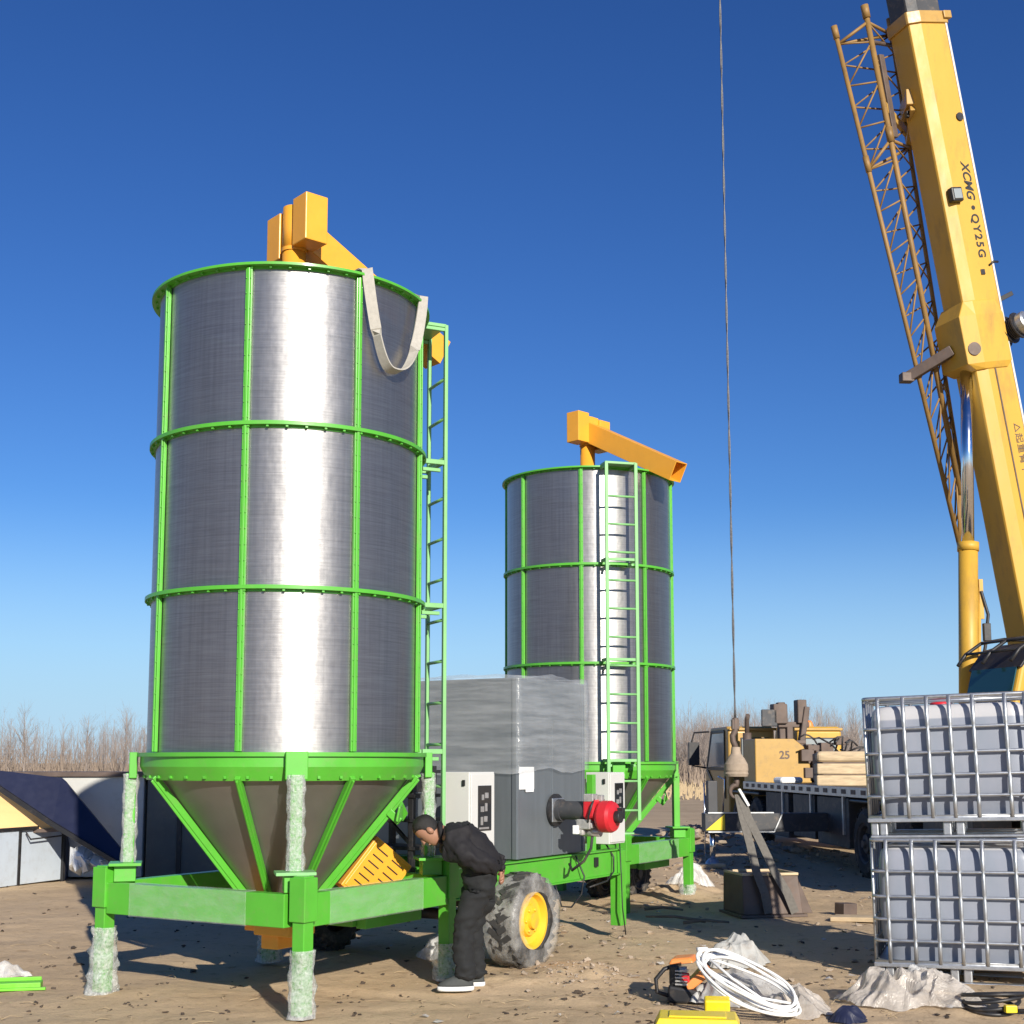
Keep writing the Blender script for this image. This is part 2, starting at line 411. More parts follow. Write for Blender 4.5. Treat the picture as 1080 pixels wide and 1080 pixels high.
ground = bpy.data.objects.new('ground', me); COL.objects.link(ground); tag(ground, kind='structure')

# ---------------------------------------------------------------- small makers
def wrap_tube(p0, p1, r, seed, amp=.25, rings=26, seg=14, flare=0.0):
    """lumpy plastic wound round a post"""
    mb = MB(); p0 = Vector(p0); p1 = Vector(p1); vs = []
    for i in range(rings+1):
        t = i/rings; p = p0.lerp(p1, t); ring = []
        for k in range(seg):
            a = 2*math.pi*k/seg
            n = fbm(math.cos(a)*1.6+seed, math.sin(a)*1.6, t*(p1-p0).length*9+seed, 3)
            spiral = .10*math.sin(t*(p1-p0).length*38+a)
            rr = r*(1+amp*n+spiral*.6+flare*(1-t)**2)
            ring.append(p+Vector((math.cos(a)*rr, math.sin(a)*rr, 0)))
        vs.append(ring)
    mb.loft(vs, smooth=True, cap=False); return mb
def crumple(cx, cy, sx, sy, h, seed, n=46, rot=0.0, ridges=1.0, base=None):
    """a dropped sheet: irregular outline, folds standing up from the ground"""
    mb = MB(); rnd = random.Random(seed); ca, sa = math.cos(rot), math.sin(rot)
    rad = []
    for j in range(n+1):
        for i in range(n+1):
            u = i/n*2-1; v = j/n*2-1
            # square to disc
            x = u*math.sqrt(max(0, 1-v*v/2)); y = v*math.sqrt(max(0, 1-u*u/2))
            rr = math.hypot(x, y); a = math.atan2(y, x)
            k = 1+.28*fbm(math.cos(a)*1.4+seed, math.sin(a)*1.4, .3, 4)
            X = x*k*sx; Y = y*k*sy
            env = max(0, 1-rr**2.2)
            nz = fbm(X*3.1+seed*3.7, Y*3.1, seed, 3)
            wq = Vector((X*3.2+seed*1.7+.35*nz, Y*3.2+.3*fbm(X*4, Y*4, seed+4, 2), seed))
            v1 = noise.voronoi(wq)[0]; v2 = noise.voronoi(wq*2.3+Vector((7, 3, 1)))[0]
            z = h*env*(.46+.40*nz+.75*ridges*(v1[0]-.35)+.42*ridges*(v2[0]-.3)) + (.03+.05*env)*max(0, v2[0]-.2)*min(1, h*6)+.004
            wx = cx+ca*X-sa*Y+.03*fbm(X*6, Y*6, seed+2, 2); wy = cy+sa*X+ca*Y+.03*fbm(X*6, Y*6, seed+8, 2)
            mb.v.append((wx, wy, max(.004, z)+(ground_z(wx, wy) if base is None else base)))
    for j in range(n):
        for i in range(n):
            a = j*(n+1)+i
            mb.f.append((a, a+1, a+n+2)); mb.f.append((a, a+n+2, a+n+1)); mb.sm += [False, False]
    return mb
def text_mesh(name, body, mat, parent, Mx, size, bold=False, shear=0.0, spacing=1.0, extrude=.003):
    cu = bpy.data.curves.new(name, 'FONT'); cu.body = body; cu.size = size; cu.extrude = extrude
    cu.align_x = 'CENTER'; cu.align_y = 'CENTER'; cu.shear = shear; cu.space_character = spacing
    if bold: cu.offset = size*.022
    tmp = bpy.data.objects.new(name+'_src', cu); COL.objects.link(tmp)
    bpy.context.view_layer.update()
    dg = bpy.context.evaluated_depsgraph_get()
    me = bpy.data.meshes.new_from_object(tmp.evaluated_get(dg)); me.name = name
    bpy.data.objects.remove(tmp)
    me.transform(Mx); me.materials.clear(); me.materials.append(mat)
    o = bpy.data.objects.new(name, me); COL.objects.link(o); o.parent = parent
    return o

# ---------------------------------------------------------------- grain dryers
RAD = 1.062
ZB, ZT = 1.80, 5.44
HOOPS = (1.80, 3.01, 4.23, 5.44)
def make_dryer(C, AX, label, ladder_ang, chute_ang, chassis, ladder_bottom):
    root = thing('grain_dryer', label, 'grain dryer', C, AX, 'mobile grain dryers')
    Lc = lambda wp: Matrix.Rotation(-AX, 4, 'Z') @ (Vector(wp)-Vector(C))   # world point to local
    la = lambda wa: wa-AX
    sub = .96
    # screen wall (outer and plenum drum)
    mb = MB(); mb.lathe([(RAD, ZB), (RAD, ZT-.01)], 96)
    wall = mb.build('screen_wall', M['screen'], root)
    mb = MB(); mb.lathe([(.40, ZB-.1), (.40, ZT-.5)], 48); mb.lathe([(.40, ZT-.5), (.11, ZT-.25)], 48)
    mb.build('inner_screen', M['screen'], root)
    for k in range(8):
        a = la(R(-98+45*k)); mb = MB()
        Mx = Matrix.Rotation(a, 4, 'Z')
        mb.box((RAD+.016, 0, (ZB+ZT)/2), (.026, .050, ZT-ZB-.04), Mx)
        mb.box((RAD+.034, 0, (ZB+ZT)/2), (.012, .022, ZT-ZB-.04), Mx)
        for i in range(30):
            z = ZB+.1+i*(ZT-ZB-.2)/29
            for s in (-1, 1): mb.box((RAD+.033, s*.017, z), (.010, .010, .010), Mx)
        mb.build('rib', M['green'], wall, .004)
    for z in HOOPS[1:]:
        top = z == HOOPS[-1]
        mb = MB(); w0 = .05 if not top else .068; h = .014 if not top else .010
        mb.lathe([(RAD+.002, z-h), (RAD+w0, z-h), (RAD+w0, z+h), (RAD+.002, z+h)], 96, closed=True)
        mb.lathe([(RAD+.002, z-h-.018), (RAD+.010, z-h-.018), (RAD+.010, z-h), (RAD+.002, z-h)], 96, closed=True)
        for k in range(48):
            Mx = Matrix.Rotation(2*math.pi*k/48+.03, 4, 'Z'); mb.box((RAD+.03, 0, z-h-.008), (.018, .018, .016), Mx)
        mb.build('hoop', M['green'], wall)
    # base ring with sloped skirt
    mb = MB()
    mb.lathe([(RAD-.02, 1.815), (RAD+.07, 1.815), (RAD+.07, 1.785), (RAD+.045, 1.785), (RAD+.045, 1.71), (RAD-.005, 1.61), (RAD-.03, 1.61)], 96)
    for k in range(40):
        Mx = Matrix.Rotation(2*math.pi*k/40, 4, 'Z'); mb.box((RAD+.012, 0, 1.635), (.022, .02, .02), Mx)
    mb.build('base_ring', M['green'], root)
    mb = MB(); mb.lathe([(RAD-.02, 1.65), (.19, .62)], 80); mb.lathe([(.19, .62), (.19, .50), (0.001, .50)], 32)
    cone = mb.build('cone_hopper', M['cone'], root)
    for k in range(8):
        a = la(R(-98+45*k)); mb = MB(); ca, sa = math.cos(a), math.sin(a)
        n = Vector((ca, sa, -.9))
        mb.bar((ca*(RAD+.015), sa*(RAD+.015), 1.64), (ca*.24, sa*.24, .64), .042, .05, n)
        mb.bar((ca*(RAD+.025), sa*(RAD+.025), 1.615), (ca*.26, sa*.26, .615), .016, .04, n)
        if k in (2,):
            p = Vector((ca*.86, sa*.86, 1.36)); t = Vector((-sa, ca, 0)); d = Vector((ca, sa, 1)).normalized()
            q = Vector((ca, sa, -.9)).normalized()
            rr = [p+q*.10-t*.10, p+q*.10+t*.10, p+q*.16+t*.09+Vector((0, 0, .10)), p+q*.13+Vector((0, 0, .17)), p+q*.13-t*.10+Vector((0, 0, .13))]
            mb.loft([[v for v in rr], [v+q*.02 for v in rr]], smooth=False)
            mb.bar(p, p+q*.12, .06, .06)
        mb.build('strut', M['green'], cone, .005)
    # inspection hatch on the cone by the right-hand strut
    # posts, frame, legs
    hb = .94
    corners = [(-hb, -hb), (hb, -hb), (hb, hb), (-hb, hb)]
    for i, (x, y) in enumerate(corners):
        k = 1.17/math.hypot(hb, hb)
        px, py = x*k, y*k; mb = MB(); a = math.atan2(y, x)
        Mx = Matrix.Translation((px, py, 0)) @ Matrix.Rotation(a, 4, 'Z')
        mb.box((0, 0, 1.26), (.08, .085, .80), Mx)
        mb.box((-.015, 0, 1.72), (.06, .16, .20), Mx)
        post = mb.build('post', M['green'], root, .006)
        mb = MB(); mb.box((.02, 0, .97), (.24, .28, .022), Mx); mb.build('flange_plate', M['pale_green'] if i == 0 else M['green'], post, .003)
        mb = MB(); mb.box((.02, 0, .90), (.16, .16, .12), Mx); mb.build('socket', M['green'], post, .004)
        if chassis:
            wrap_tube((px, py, .985), (px, py, 1.655), (.066 if i == 0 else .058), 3+i*7, .22).build('bubble_wrap', M['bubble'], post)
    for i, (x, y) in enumerate(corners):
        mb = MB(); lift = 0.0
        f = 1.0
        if i == 0 and chassis: x, y = x+.026, y-.043
        mb.box((x*f, y*f, .49+lift/2), (.105, .105, .94-lift))
        mb.box((x*f, y*f, .80), (.14, .14, .30))
        leg = mb.build('leg', M['green'], root, .006)
        mb = MB(); mb.tube([(x*f, y*f, .0), (x*f, y*f, .12)], .04, 12); mb.box((x*f, y*f, .010), (.13, .13, .02)); mb.build('foot_plate', M['galv'], leg, .003)
        if chassis or i == 1:
            hgt = (.46, .30, .42, .50)[i] if chassis else .24
            wrap_tube((x*f, y*f, .005), (x*f, y*f, hgt), (.086 if i == 0 else .094), 11+i*5, (.25 if i == 0 else .5), 22, 18, .2).build('plastic_wrap', M['bubble'], leg)
    for i in range(4):
        (x0, y0), (x1, y1) = corners[i], corners[(i+1) % 4]
        d = Vector((x1-x0, y1-y0, 0)).normalized()
        p0 = Vector((x0, y0, .72))+d*.065; p1 = Vector((x1, y1, .72))-d*.065
        mb = MB(); mb.bar(p0, p1, .10, .23)
        b = mb.build('frame_beam', M['green'], root, .006)
        if i in (0, 3):
            q0 = p0.lerp(p1, .14); q1 = p0.lerp(p1, .80)
            mb = MB(); mb.bar(q0, q1, .112, .242); mb.build('film_wrap', M['filmthin'], b, .004)
    # lower auger trough under the cone
    mb = MB()
    mb.bar((-.5, -.15, .56), (hb+.9, -.15, .56), .16, .14); mb.bar((-.55, .05, .60), (-.10, -.35, .60), .34, .10)
    if chassis:
        pi = Lc(U(300, 978, 10.05)); mb.box((pi.x, pi.y, pi.z), (.30, .34, .10)); mb.box((pi.x, pi.y+.05, pi.z-.09), (.22, .16, .12)); mb.box((pi.x+.2, pi.y+.1, pi.z+.06), (.5, .2, .12))
    mb.build('intake_auger', M['yellow'], root, .01)
    mb = MB(); mb.box((.62, -.60, .53), (.75, .10, .15)); mb.box((.25, .0, .53), (.1, 1.10, .12)); mb.build('lower_beam', M['green'], root, .006)
    if chassis:
        # orange slatted auger cover beside the cone
        o0 = Lc(U(398, 882, 10.95)); e1 = (Lc(U(436, 915, 11.15))-o0).normalized(); e2 = (Lc(U(366, 920, 10.85))-o0); e2 = (e2-e1*e2.dot(e1)).normalized()
        e3 = e1.cross(e2).normalized()
        if (Matrix.Rotation(AX, 3, 'Z') @ e3).y > 0: e3 = -e3
        Mx = Matrix(((e1.x, e2.x, e3.x, o0.x), (e1.y, e2.y, e3.y, o0.y), (e1.z, e2.z, e3.z, o0.z), (0, 0, 0, 1)))
        mb = MB(); mb.box((.21, .24, -.13), (.42, .48, .26), Mx); mb.box((.21, .24, .002), (.38, .44, .012), Mx)
        cov = mb.build('auger_cover', M['yellow'], root, .012)
        mb = MB()
        for i in range(6):
            for j in (0, 1): mb.box((.12+j*.17, .07+i*.062, .010), (.12, .010, .006), Mx)
        for i in range(5): mb.box((.05+i*.08, -.002, -.06), (.04, .006, .018), Mx)
        mb.build('slot', M['black'], cov)
    # central auger, head and discharge chute
    mb = MB(); mb.tube([(0, 0, ZB), (0, 0, 5.96)], .098, 24); mb.lathe([(.098, 5.955), (.108, 5.955), (.108, 5.985), (.098, 5.985)], 24, closed=True)
    mb.tube([(0, 0, 5.97), (0, 0, 6.34)], .10, 24)
    mb.build('auger_tube', M['yellow'], root)
    Mh = Matrix.Rotation(la(chute_ang), 4, 'Z')
    mb = MB(); mb.box((.02, -.21, 6.17), (.21, .21, .40), Mh); mb.box((.02, .21, 6.12), (.21, .21, .40), Mh); mb.box((.02, 0, 6.17), (.16, .22, .34), Mh)
    mb.build('auger_head', M['yellow'], root, .008)
    mb = MB(); L0 = Vector((.04, 0, 6.14)); L1 = Vector((1.50, 0, 5.38))
    for (a, b) in (((-.105, 0), (.012, .25)), ((.105, 0), (.012, .25)), ((0, .119), (.22, .012)), ((0, -.119), (.22, .012))):
        d = (L1-L0).normalized(); sx = Vector((0, 1, 0)); upv = sx.cross(d)*-1
        off = sx*a[0]+upv*a[1]
        mb.bar(L0+off, L1+off, b[0], b[1], upv, Mh)
    mb.build('discharge_chute', M['yellow'], root, .003)
    # ladder
    al = la(ladder_ang); Ml = Matrix.Rotation(al, 4, 'Z'); rl = 1.29
    mb = MB(); mb.box((rl-.10, 0, 5.455), (.20, .40, .03), Ml)
    for s in (-1, 1): mb.box((rl-.1, s*.19, 5.42), (.22, .025, .03), Ml)
    lad = mb.build('ladder', M['pale_green'], root, .004)
    for s in (-1, 1):
        mb = MB(); mb.bar(Ml @ Vector((rl, s*.19, ladder_bottom)), Ml @ Vector((rl, s*.19, 5.46)), .042, .03, Ml.to_3x3() @ Vector((1, 0, 0)))
        mb.build('rail', M['pale_green'], lad, .004)
    z = ladder_bottom+.12
    while z < 5.3:
        mb = MB(); mb.tube([Ml @ Vector((rl, -.185, z)), Ml @ Vector((rl, .185, z))], .014, 8); mb.build('rung', M['pale_green'], lad)
        z += .345
    for z in HOOPS[:3]:
        mb = MB()
        for s in (-1, 1): mb.box((rl-.09, s*.19, z+.03), (.20, .03, .04), Ml); mb.box((rl-.11, s*.15, z-.03), (.16, .03, .03), Ml)
        mb.box((rl-.02, 0, z+.03), (.03, .36, .035), Ml); mb.build('standoff', M['pale_green'], lad, .004)
    return root, Lc, la

C1 = (-1.815, 10.65, 0); C2 = (1.0, 17.2, -.07)
AX = R(59)
d1, L1c, la1 = make_dryer(C1, AX, 'large green framed steel dryer in front, with sling over its rim', R(25), R(40), True, 1.08)
d2, L2c, la2 = make_dryer(C2, AX, 'smaller looking dryer behind, ladder on its front, orange spout pointing right', R(-75), R(-45), False, 1.12)

# ---- chassis of the front dryer
XE = 4.10
for s in (-1, 1):
    mb = MB(); y = s*.90
    mb.box(((1.01+XE)/2, y, .745), (XE-1.01, .07, .23)); mb.box(((1.01+XE)/2, y, .866), (XE-1.01, .13, .014)); mb.box(((1.01+XE)/2, y, .624), (XE-1.01, .13, .014))
    mb.build('chassis_rail', M['green'], d1, .004)
for x in (1.5, 2.6, 3.4, XE-.05):
    mb = MB(); mb.box((x, 0, .74), (.09, 1.70, .18)); mb.build('cross_member', M['green'], d1, .005)
mb = MB(); mb.box((XE+.02, -.90, .48), (.12, .12, .75)); mb.build('jack_leg', M['green'], d1, .005)
# wheels
def wheel(parent, x, y0, s, r, wd, rimmat, filmed):
    """y0 = outer face, s = outward direction"""
    Mx = Matrix.Translation((x, y0, r)) @ Matrix.Rotation(R(90)*(1 if s < 0 else -1), 4, 'X')
    rr = r*.60
    mb = MB(); mb.lathe([(rr+.01, -.03), (rr+.012, -.012), (rr-.012, -.012), (rr-.03, -.06), (rr*.62, -.075), (rr*.55, -.04), (rr*.32, -.035), (rr*.30, .0), (.001, .004)], 40, Mx)
    for k in range(6):
        a = k*math.pi/3; mb.tube([(math.cos(a)*rr*.43, math.sin(a)*rr*.43, -.05), (math.cos(a)*rr*.43, math.sin(a)*rr*.43, -.02)], .013, 6, M=Mx)
    wh = mb.build('wheel', rimmat, parent)
    mb = MB(); prof = [(rr+.004, -.04), (rr+.03, -.008), (r*.86, .0), (r*.95, -.02), (r*.985, -.05), (r*.985, -wd+.05), (r*.95, -wd+.02), (r*.86, -wd), (rr+.03, -wd+.01), (rr, -wd+.04)]
    mb.lathe(prof, 56, Mx)
    for k in range(26):
        a = 2*math.pi*k/26
        for sd in (0, 1):
            a2 = a+sd*math.pi/26; Mt = Mx @ Matrix.Rotation(a2, 4, 'Z')
            z0, z1 = (-.02, -wd*.54) if sd == 0 else (-wd+.02, -wd*.46)
            mb.bar((r*.985, 0, z0), (r*.985, .07, z1), .05, .05, (1, 0, 0), Mt)
    mb.build('tyre', M['rubber'], wh)
    if filmed:
        mb = MB(); vs = []
        for i in range(14):
            t = i/13; ring = []
            for k in range(48):
                a = 2*math.pi*k/48
                n = fbm(math.cos(a)*2.5, math.sin(a)*2.5, t*3+7, 4)
                if t < .2: q = (rr*1.05+(r-rr)*t*4, .03+.02*n)
                else: q = (r*1.045+.035*n, .03-(t-.2)/.8*(wd+.06)+.02*n)
                ring.append((q[0]*math.cos(a), q[0]*math.sin(a), q[1]))
            vs.append(ring)
        mb.loft(vs, Mx, True, False); mb.build('film_wrap', M['filmwheel'], wh)
    return wh
M['filmwheel'] = film('wheel_film', (.55, .54, .51), .06, .55, .25, 5, bump=.9, bscale=11)
M['rimyellow'] = paint('rim_yellow', (.82, .48, .03), .35, var=.06, dirt=DUST, dirt_amt=.3)
wheel(d1, 1.93, -1.19, -1, .385, .25, M['rimyellow'], True)
wheel(d1, 1.93, 1.21, 1, .385, .28, M['rimyellow'], False)
mb = MB(); mb.tube([(1.93, -1.0, .385), (1.93, 1.0, .385)], .05, 12); mb.box((1.93, 0, .52), (.12, 1.5, .1)); mb.build('axle', M['black'], d1)
# furnace box
bx0, bx1, by0, by1, bz0, bz1 = 2.06, 3.33, -.93, .80, .885, 2.50
mb = MB(); mb.box(((bx0+bx1)/2, (by0+by1)/2, (bz0+bz1)/2), (bx1-bx0, by1-by0, bz1-bz0))
mb.box(((bx0+bx1)/2, by0-.004, bz0+.62), (.012, .010, 1.23)); mb.box((bx0+.02, by0-.006, (bz0+bz1)/2), (.05, .012, bz1-bz0)); mb.box((bx1-.02, by0-.006, (bz0+bz1)/2), (.05, .012, bz1-bz0))
mb.box((bx0-.006, by0+.02, (bz0+bz1)/2), (.012, .05, bz1-bz0)); mb.box((bx0-.004, .0, bz0+.4), (.008, .012, .8))
fb = mb.build('furnace_box', M['boxgrey'], d1, .004)
for y in (by1-.02,):
    mb = MB(); mb.prism([(-.05, 0), (.05, 0), (.05, .09), (.03, .14), (-.03, .14), (-.05, .09)], .02, Matrix.Translation((bx0+.35, y-.2, bz1)) @ Matrix.Rotation(R(90), 4, 'X')); mb.build('lifting_lug', M['boxgrey'], fb)
# stretch film round the top of the box
rings = []; zs = [1.66, 1.70, 1.78, 1.9, 2.02, 2.14, 2.26, 2.38, 2.48, 2.52]
for zi, z in enumerate(zs):
    ring = []
    for (xa, ya, xb, yb) in ((bx0, by0, bx1, by0), (bx1, by0, bx1, by1), (bx1, by1, bx0, by1), (bx0, by1, bx0, by0)):
        for k in range(24):
            t = k/24; x = xa+(xb-xa)*t; y = ya+(yb-ya)*t
            n = fbm(x*3, y*3, z*9, 3)
            o = .040+.014*n
            cx, cy = x-(bx0+bx1)/2, y-(by0+by1)/2; l = max(abs(cx)/(bx1-bx0), abs(cy)/(by1-by0))
            ring.append((x+cx*o*1.3, y+cy*o*1.3, z+(.05*fbm(x*2.2, y*2.2, 3, 3) if zi == 0 else (.04*fbm(x*2.5, y*2.5, 8, 3)+.012 if zi == len(zs)-1 else 0))))
    rings.append(ring)
cap = [((bx0+bx1)/2+(p[0]-(bx0+bx1)/2)*.5, (by0+by1)/2+(p[1]-(by0+by1)/2)*.5, 2.53+.02*fbm(p[0]*3, p[1]*3, 1, 2)) for p in rings[-1]]
mb = MB(); mb.loft(rings+[cap], smooth=True, cap=False); mb.build('stretch_film', M['stretch'], fb)
mb = MB(); mb.box((bx0+.15, by0-.014, 1.60), (.26, .004, .20)); mb.box((bx0+.20, by0-.016, 1.555), (.14, .004, .16)); mb.build('paper_label', M['paper'], fb)
# burner
Bx, Bz = 2.73, 1.30
Mb = Matrix.Translation((Bx, by0, Bz)) @ Matrix.Rotation(R(90), 4, 'X')   # local z = outward
mb = MB(); mb.tube([(0, 0, .36), (0, .0, .44)], .105, 24, M=Mb); mb.box((0, .02, .42), (.21, .17, .12), Mb)
bu = mb.build('burner', M['red'], d1, .02)
mb = MB(); mb.lathe([(.0, .47), (.10, .47), (.135, .50), (.145, .52), (.145, .60), (.13, .63), (.06, .645), (.001, .645)], 36, Matrix.Translation((0, 0, 0)) @ Mb @ Matrix.Translation((0, -.05, .0)))
mb.build('fan_housing', M['red'], bu)
mb = MB(); mb.lathe([(.085, .05), (.085, .38)], 28, Mb); mb.lathe([(.10, .05), (.10, .10), (.085, .10)], 28, Mb); mb.build('blast_tube', M['chassis'], bu)
mb = MB(); mb.lathe([(.001, .012), (.15, .012), (.15, .035), (.001, .05)], 32, Mb); mb.build('gasket', M['black'], bu)
mb = MB(); mb.box((0, .0, .045), (.22, .22, .014), Mb); mb.build('flange', M['galv'], bu, .02)
mb = MB(); mb.box((-.05, -.12, .36), (.10, .09, .14), Mb); mb.box((-.02, -.13, .40), (.14, .05, .10), Mb); mb.tube([(-.06, -.22, .33), (-.06, -.08, .33)], .03, 12, M=Mb); mb.build('gas_valve', M['alu'], bu, .008)
mb = MB(); mb.tube([(.02, -.19, .30), (.02, -.19, .48)], .045, 14, M=Mb); mb.tube([(.02, -.19, .39), (.02, -.10, .39)], .03, 14, M=Mb); mb.build('regulator', M['alu'], bu)
mb = MB(); mb.box((-.06, .12, .42), (.10, .07, .10), Mb); mb.box((.02, .115, .44), (.05, .06, .14), Mb); mb.build('control_unit', M['alu'], bu, .008)
mb = MB(); mb.tube([Mb @ Vector(p) for p in ((-.06, .12, .46), (-.13, .06, .47), (-.14, -.04, .44), (-.08, -.12, .40))], .010, 6); mb.tube([Mb @ Vector(p) for p in ((.03, .12, .5), (.09, .10, .48), (.12, 0, .42), (.07, -.12, .38))], .008, 6); mb.build('wire', M['black'], bu)
mb = MB(); mb.box((-.09, -.17, .29), (.07, .08, .05), Mb); mb.build('junction_box', M['white'], bu, .006)
mb = MB(); mb.box((.06, -.02, .66), (.05, .10, .08), Mb); mb.tube([Mb @ Vector((0, -.05, .64)), Mb @ Vector((0, -.05, .70))], .055, 18); mb.build('motor', M['black'], bu, .006)
mb = MB(); mb.tube([Mb @ Vector(p) for p in ((.02, -.18, .40), (.02, -.34, .38), (.03, -.46, .30), (.06, -.55, .16), (.12, -.50, .10))], .014, 8); mb.build('gas_hose', M['rubber'], bu)
# control cabinets
def cabinet(x0, x1, y0, y1, z0, z1):
    mb = MB(); mb.box(((x0+x1)/2, (y0+y1)/2, (z0+z1)/2), (x1-x0, y1-y0, z1-z0)); mb.box(((x0+x1)/2, y0-.006, (z0+z1)/2), (x1-x0-.03, .012, z1-z0-.03))
    cb = mb.build('control_cabinet', M['cabinet'], d1, .006)
    xm = (x0+x1)/2+.02; h = z1-z0
    mb = MB(); mb.box((xm, y0-.016, z0+h*.60), ((x1-x0)*.52, .010, h*.50)); mb.build('window', M['darkglass'], cb, .004)
    mb = MB()
    for i in range(3):
        for j in range(2):
            mb.box((xm-.055+j*.06+.008*i, y0-.023, z0+h*(.46+.13*i+.02*j)), (.03+.018*((i+j) % 2), .006, h*(.06+.03*((i*2+j) % 3 == 0))))
    mb.box((xm-.02, y0-.023, z0+h*.38), (.15, .005, .015)); mb.build('switchgear', M['alu'], cb)
    mb = MB(); mb.box((x0-.008, y0+.05, z1-.09), (.016, .025, .05)); mb.build('latch', M['black'], cb, .003)
    mb = MB(); mb.bar(((x0+x1)/2, y1-.03, .86), ((x0+x1)/2, y1-.03, z0+.1), .06, .06); mb.build('bracket', M['green'], cb, .003)
cabinet(1.23, 1.63, -.96, -.70, .90, 1.66)
cabinet(3.77, 4.12, -.98, -.72, .93, 1.64)
# green upright behind the second cabinet and cable runs
mb = MB(); mb.box((3.62, -.86, 1.22), (.07, .07, .80)); mb.build('upright', M['green'], d1, .004)
mb = MB()
mb.tube([(3.9, -.86, .95), (3.88, -.97, .80), (3.86, -.98, .66), (3.7, -.99, .58), (3.3, -1.0, .55)], .009, 6)
mb.tube([(3.1, -.96, .86), (3.2, -1.0, .66), (3.1, -1.02, .50), (2.9, -1.02, .40), (2.75, -1.0, .42), (2.7, -.96, .62)], .008, 6)
mb.tube([(3.98, -.99, .93), (3.99, -1.0, .62), (3.97, -1.02, .3), (4.0, -1.04, .03)], .007, 6)
mb.build('cable', M['black'], d1)
mb = MB(); mb.box((3.55, -.945, .77), (.06, .03, .09)); mb.build('socket_box', M['black'], d1, .004)
# black steel rack inside the chassis between cone and box
mb = MB()
rk = L1c(U(421, 868, 11.9))
for x, y in ((-.12, -.22), (-.12, .22), (.2, -.22), (.2, .22)): mb.box((rk.x+x, rk.y+y, 1.22), (.05, .05, .98))
for z in (1.0, 1.24, 1.45, 1.66): mb.box((rk.x+.04, rk.y, z), (.40, .56, .03))
mb.bar((rk.x-.13, rk.y-.2, 1.05), (rk.x-.13, rk.y+.2, 1.4), .03, .03); mb.box((rk.x, rk.y-.1, 1.55), (.2, .2, .14)); mb.build('step_rack', M['black'], d1, .003)
# trailing plastic film caught at the wheel
# ---- rear dryer: stub chassis leading away behind the furnace box, running wheels
for s in (-1, 1):
    mb = MB(); mb.box((s*.86, 1.01+.85, .745), (.09, 1.70, .23)); mb.build('chassis_rail', M['green'], d2, .004)
for (px, py, Yw) in ((676, 938, 18.0), (640, 932, 17.9)):
    p = L2c(U(px, py, Yw)); wheel(d2, p.x, p.y, -1, .33, .16, M['chassis'], False)
mb = MB(); mb.tube([(-.2, -.45, .33), (1.0, -.1, .33)], .04, 10); mb.build('axle', M['black'], d2)

# sling hung over the rim of the front dryer
va = math.atan2(-C1[1], -C1[0])
pts = []; wid = []
for i in range(41):
    t = i/40
    ph = R(29+37*t)
    if t < .45: ph = R(29+13*(t/.45))
    else: ph = R(42+24*((t-.45)/.55))
    u = abs(t-.45)/(.45 if t < .45 else .55)
    z = 4.74+.74*u**2.3
    a = va+ph; rr = RAD+.075
    pts.append(Vector((C1[0]+rr*math.cos(a), C1[1]+rr*math.sin(a), z)))
    wid.append(Vector((math.cos(a), math.sin(a), .25)) if .16 < t < .80 else Vector((-math.sin(a), math.cos(a), 0)).lerp(Vector((math.cos(a), math.sin(a), .2)), .4))
def inward(p, k, dz):
    c = Vector((C1[0], C1[1], p.z)); d = (c-p).normalized(); return p+d*k+Vector((0, 0, dz))
pts = [inward(pts[0], .20, -.5), inward(pts[0], .16, .015), inward(pts[0], .06, .02)]+pts+[inward(pts[-1], .06, .02), inward(pts[-1], .16, .015), inward(pts[-1], .2, -.5)]
wid = [wid[0]]*3+wid+[wid[-1]]*3
mb = MB(); mb.ribbon(pts, wid, .085, .012)
tag(mb.build('lifting_sling', M['strap']), 'beige lifting sling looped over the top rim of the large dryer', 'sling')

# ---------------------------------------------------------------- left: panels and bins behind the front dryer
yw = 20.2
mb = MB(); xL, xR = -11.0, -5.55
mb.box(((xL+xR)/2, yw+.6, .78), (xR-xL, 1.2, 1.50))
wp = mb.build('panel_container', M['wallwhite'], None, .01)
tag(wp, 'low off-white panelled container standing behind the large dryer', 'container')
mb = MB(); mb.box(((xL+xR)/2, yw+.58, 1.555), (xR-xL+.06, 1.26, .07)); mb.build('top_rim', M['rusty'], wp, .006)
for x in (-8.6, -6.9):
    mb = MB(); mb.box((x, yw-.012, .77), (.07, .024, 1.46)); mb.build('seam_post', M['black'] if x > -6 else M['wallwhite'], wp, .003)
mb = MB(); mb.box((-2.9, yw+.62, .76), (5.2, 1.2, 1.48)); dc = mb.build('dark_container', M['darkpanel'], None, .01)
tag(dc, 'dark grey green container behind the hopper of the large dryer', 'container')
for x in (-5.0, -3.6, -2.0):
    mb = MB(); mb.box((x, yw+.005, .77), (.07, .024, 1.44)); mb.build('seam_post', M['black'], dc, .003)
mb = MB(); mb.box((-2.9, yw+.60, 1.53), (5.26, 1.26, .07)); mb.build('top_rim', M['rusty'], dc, .006)
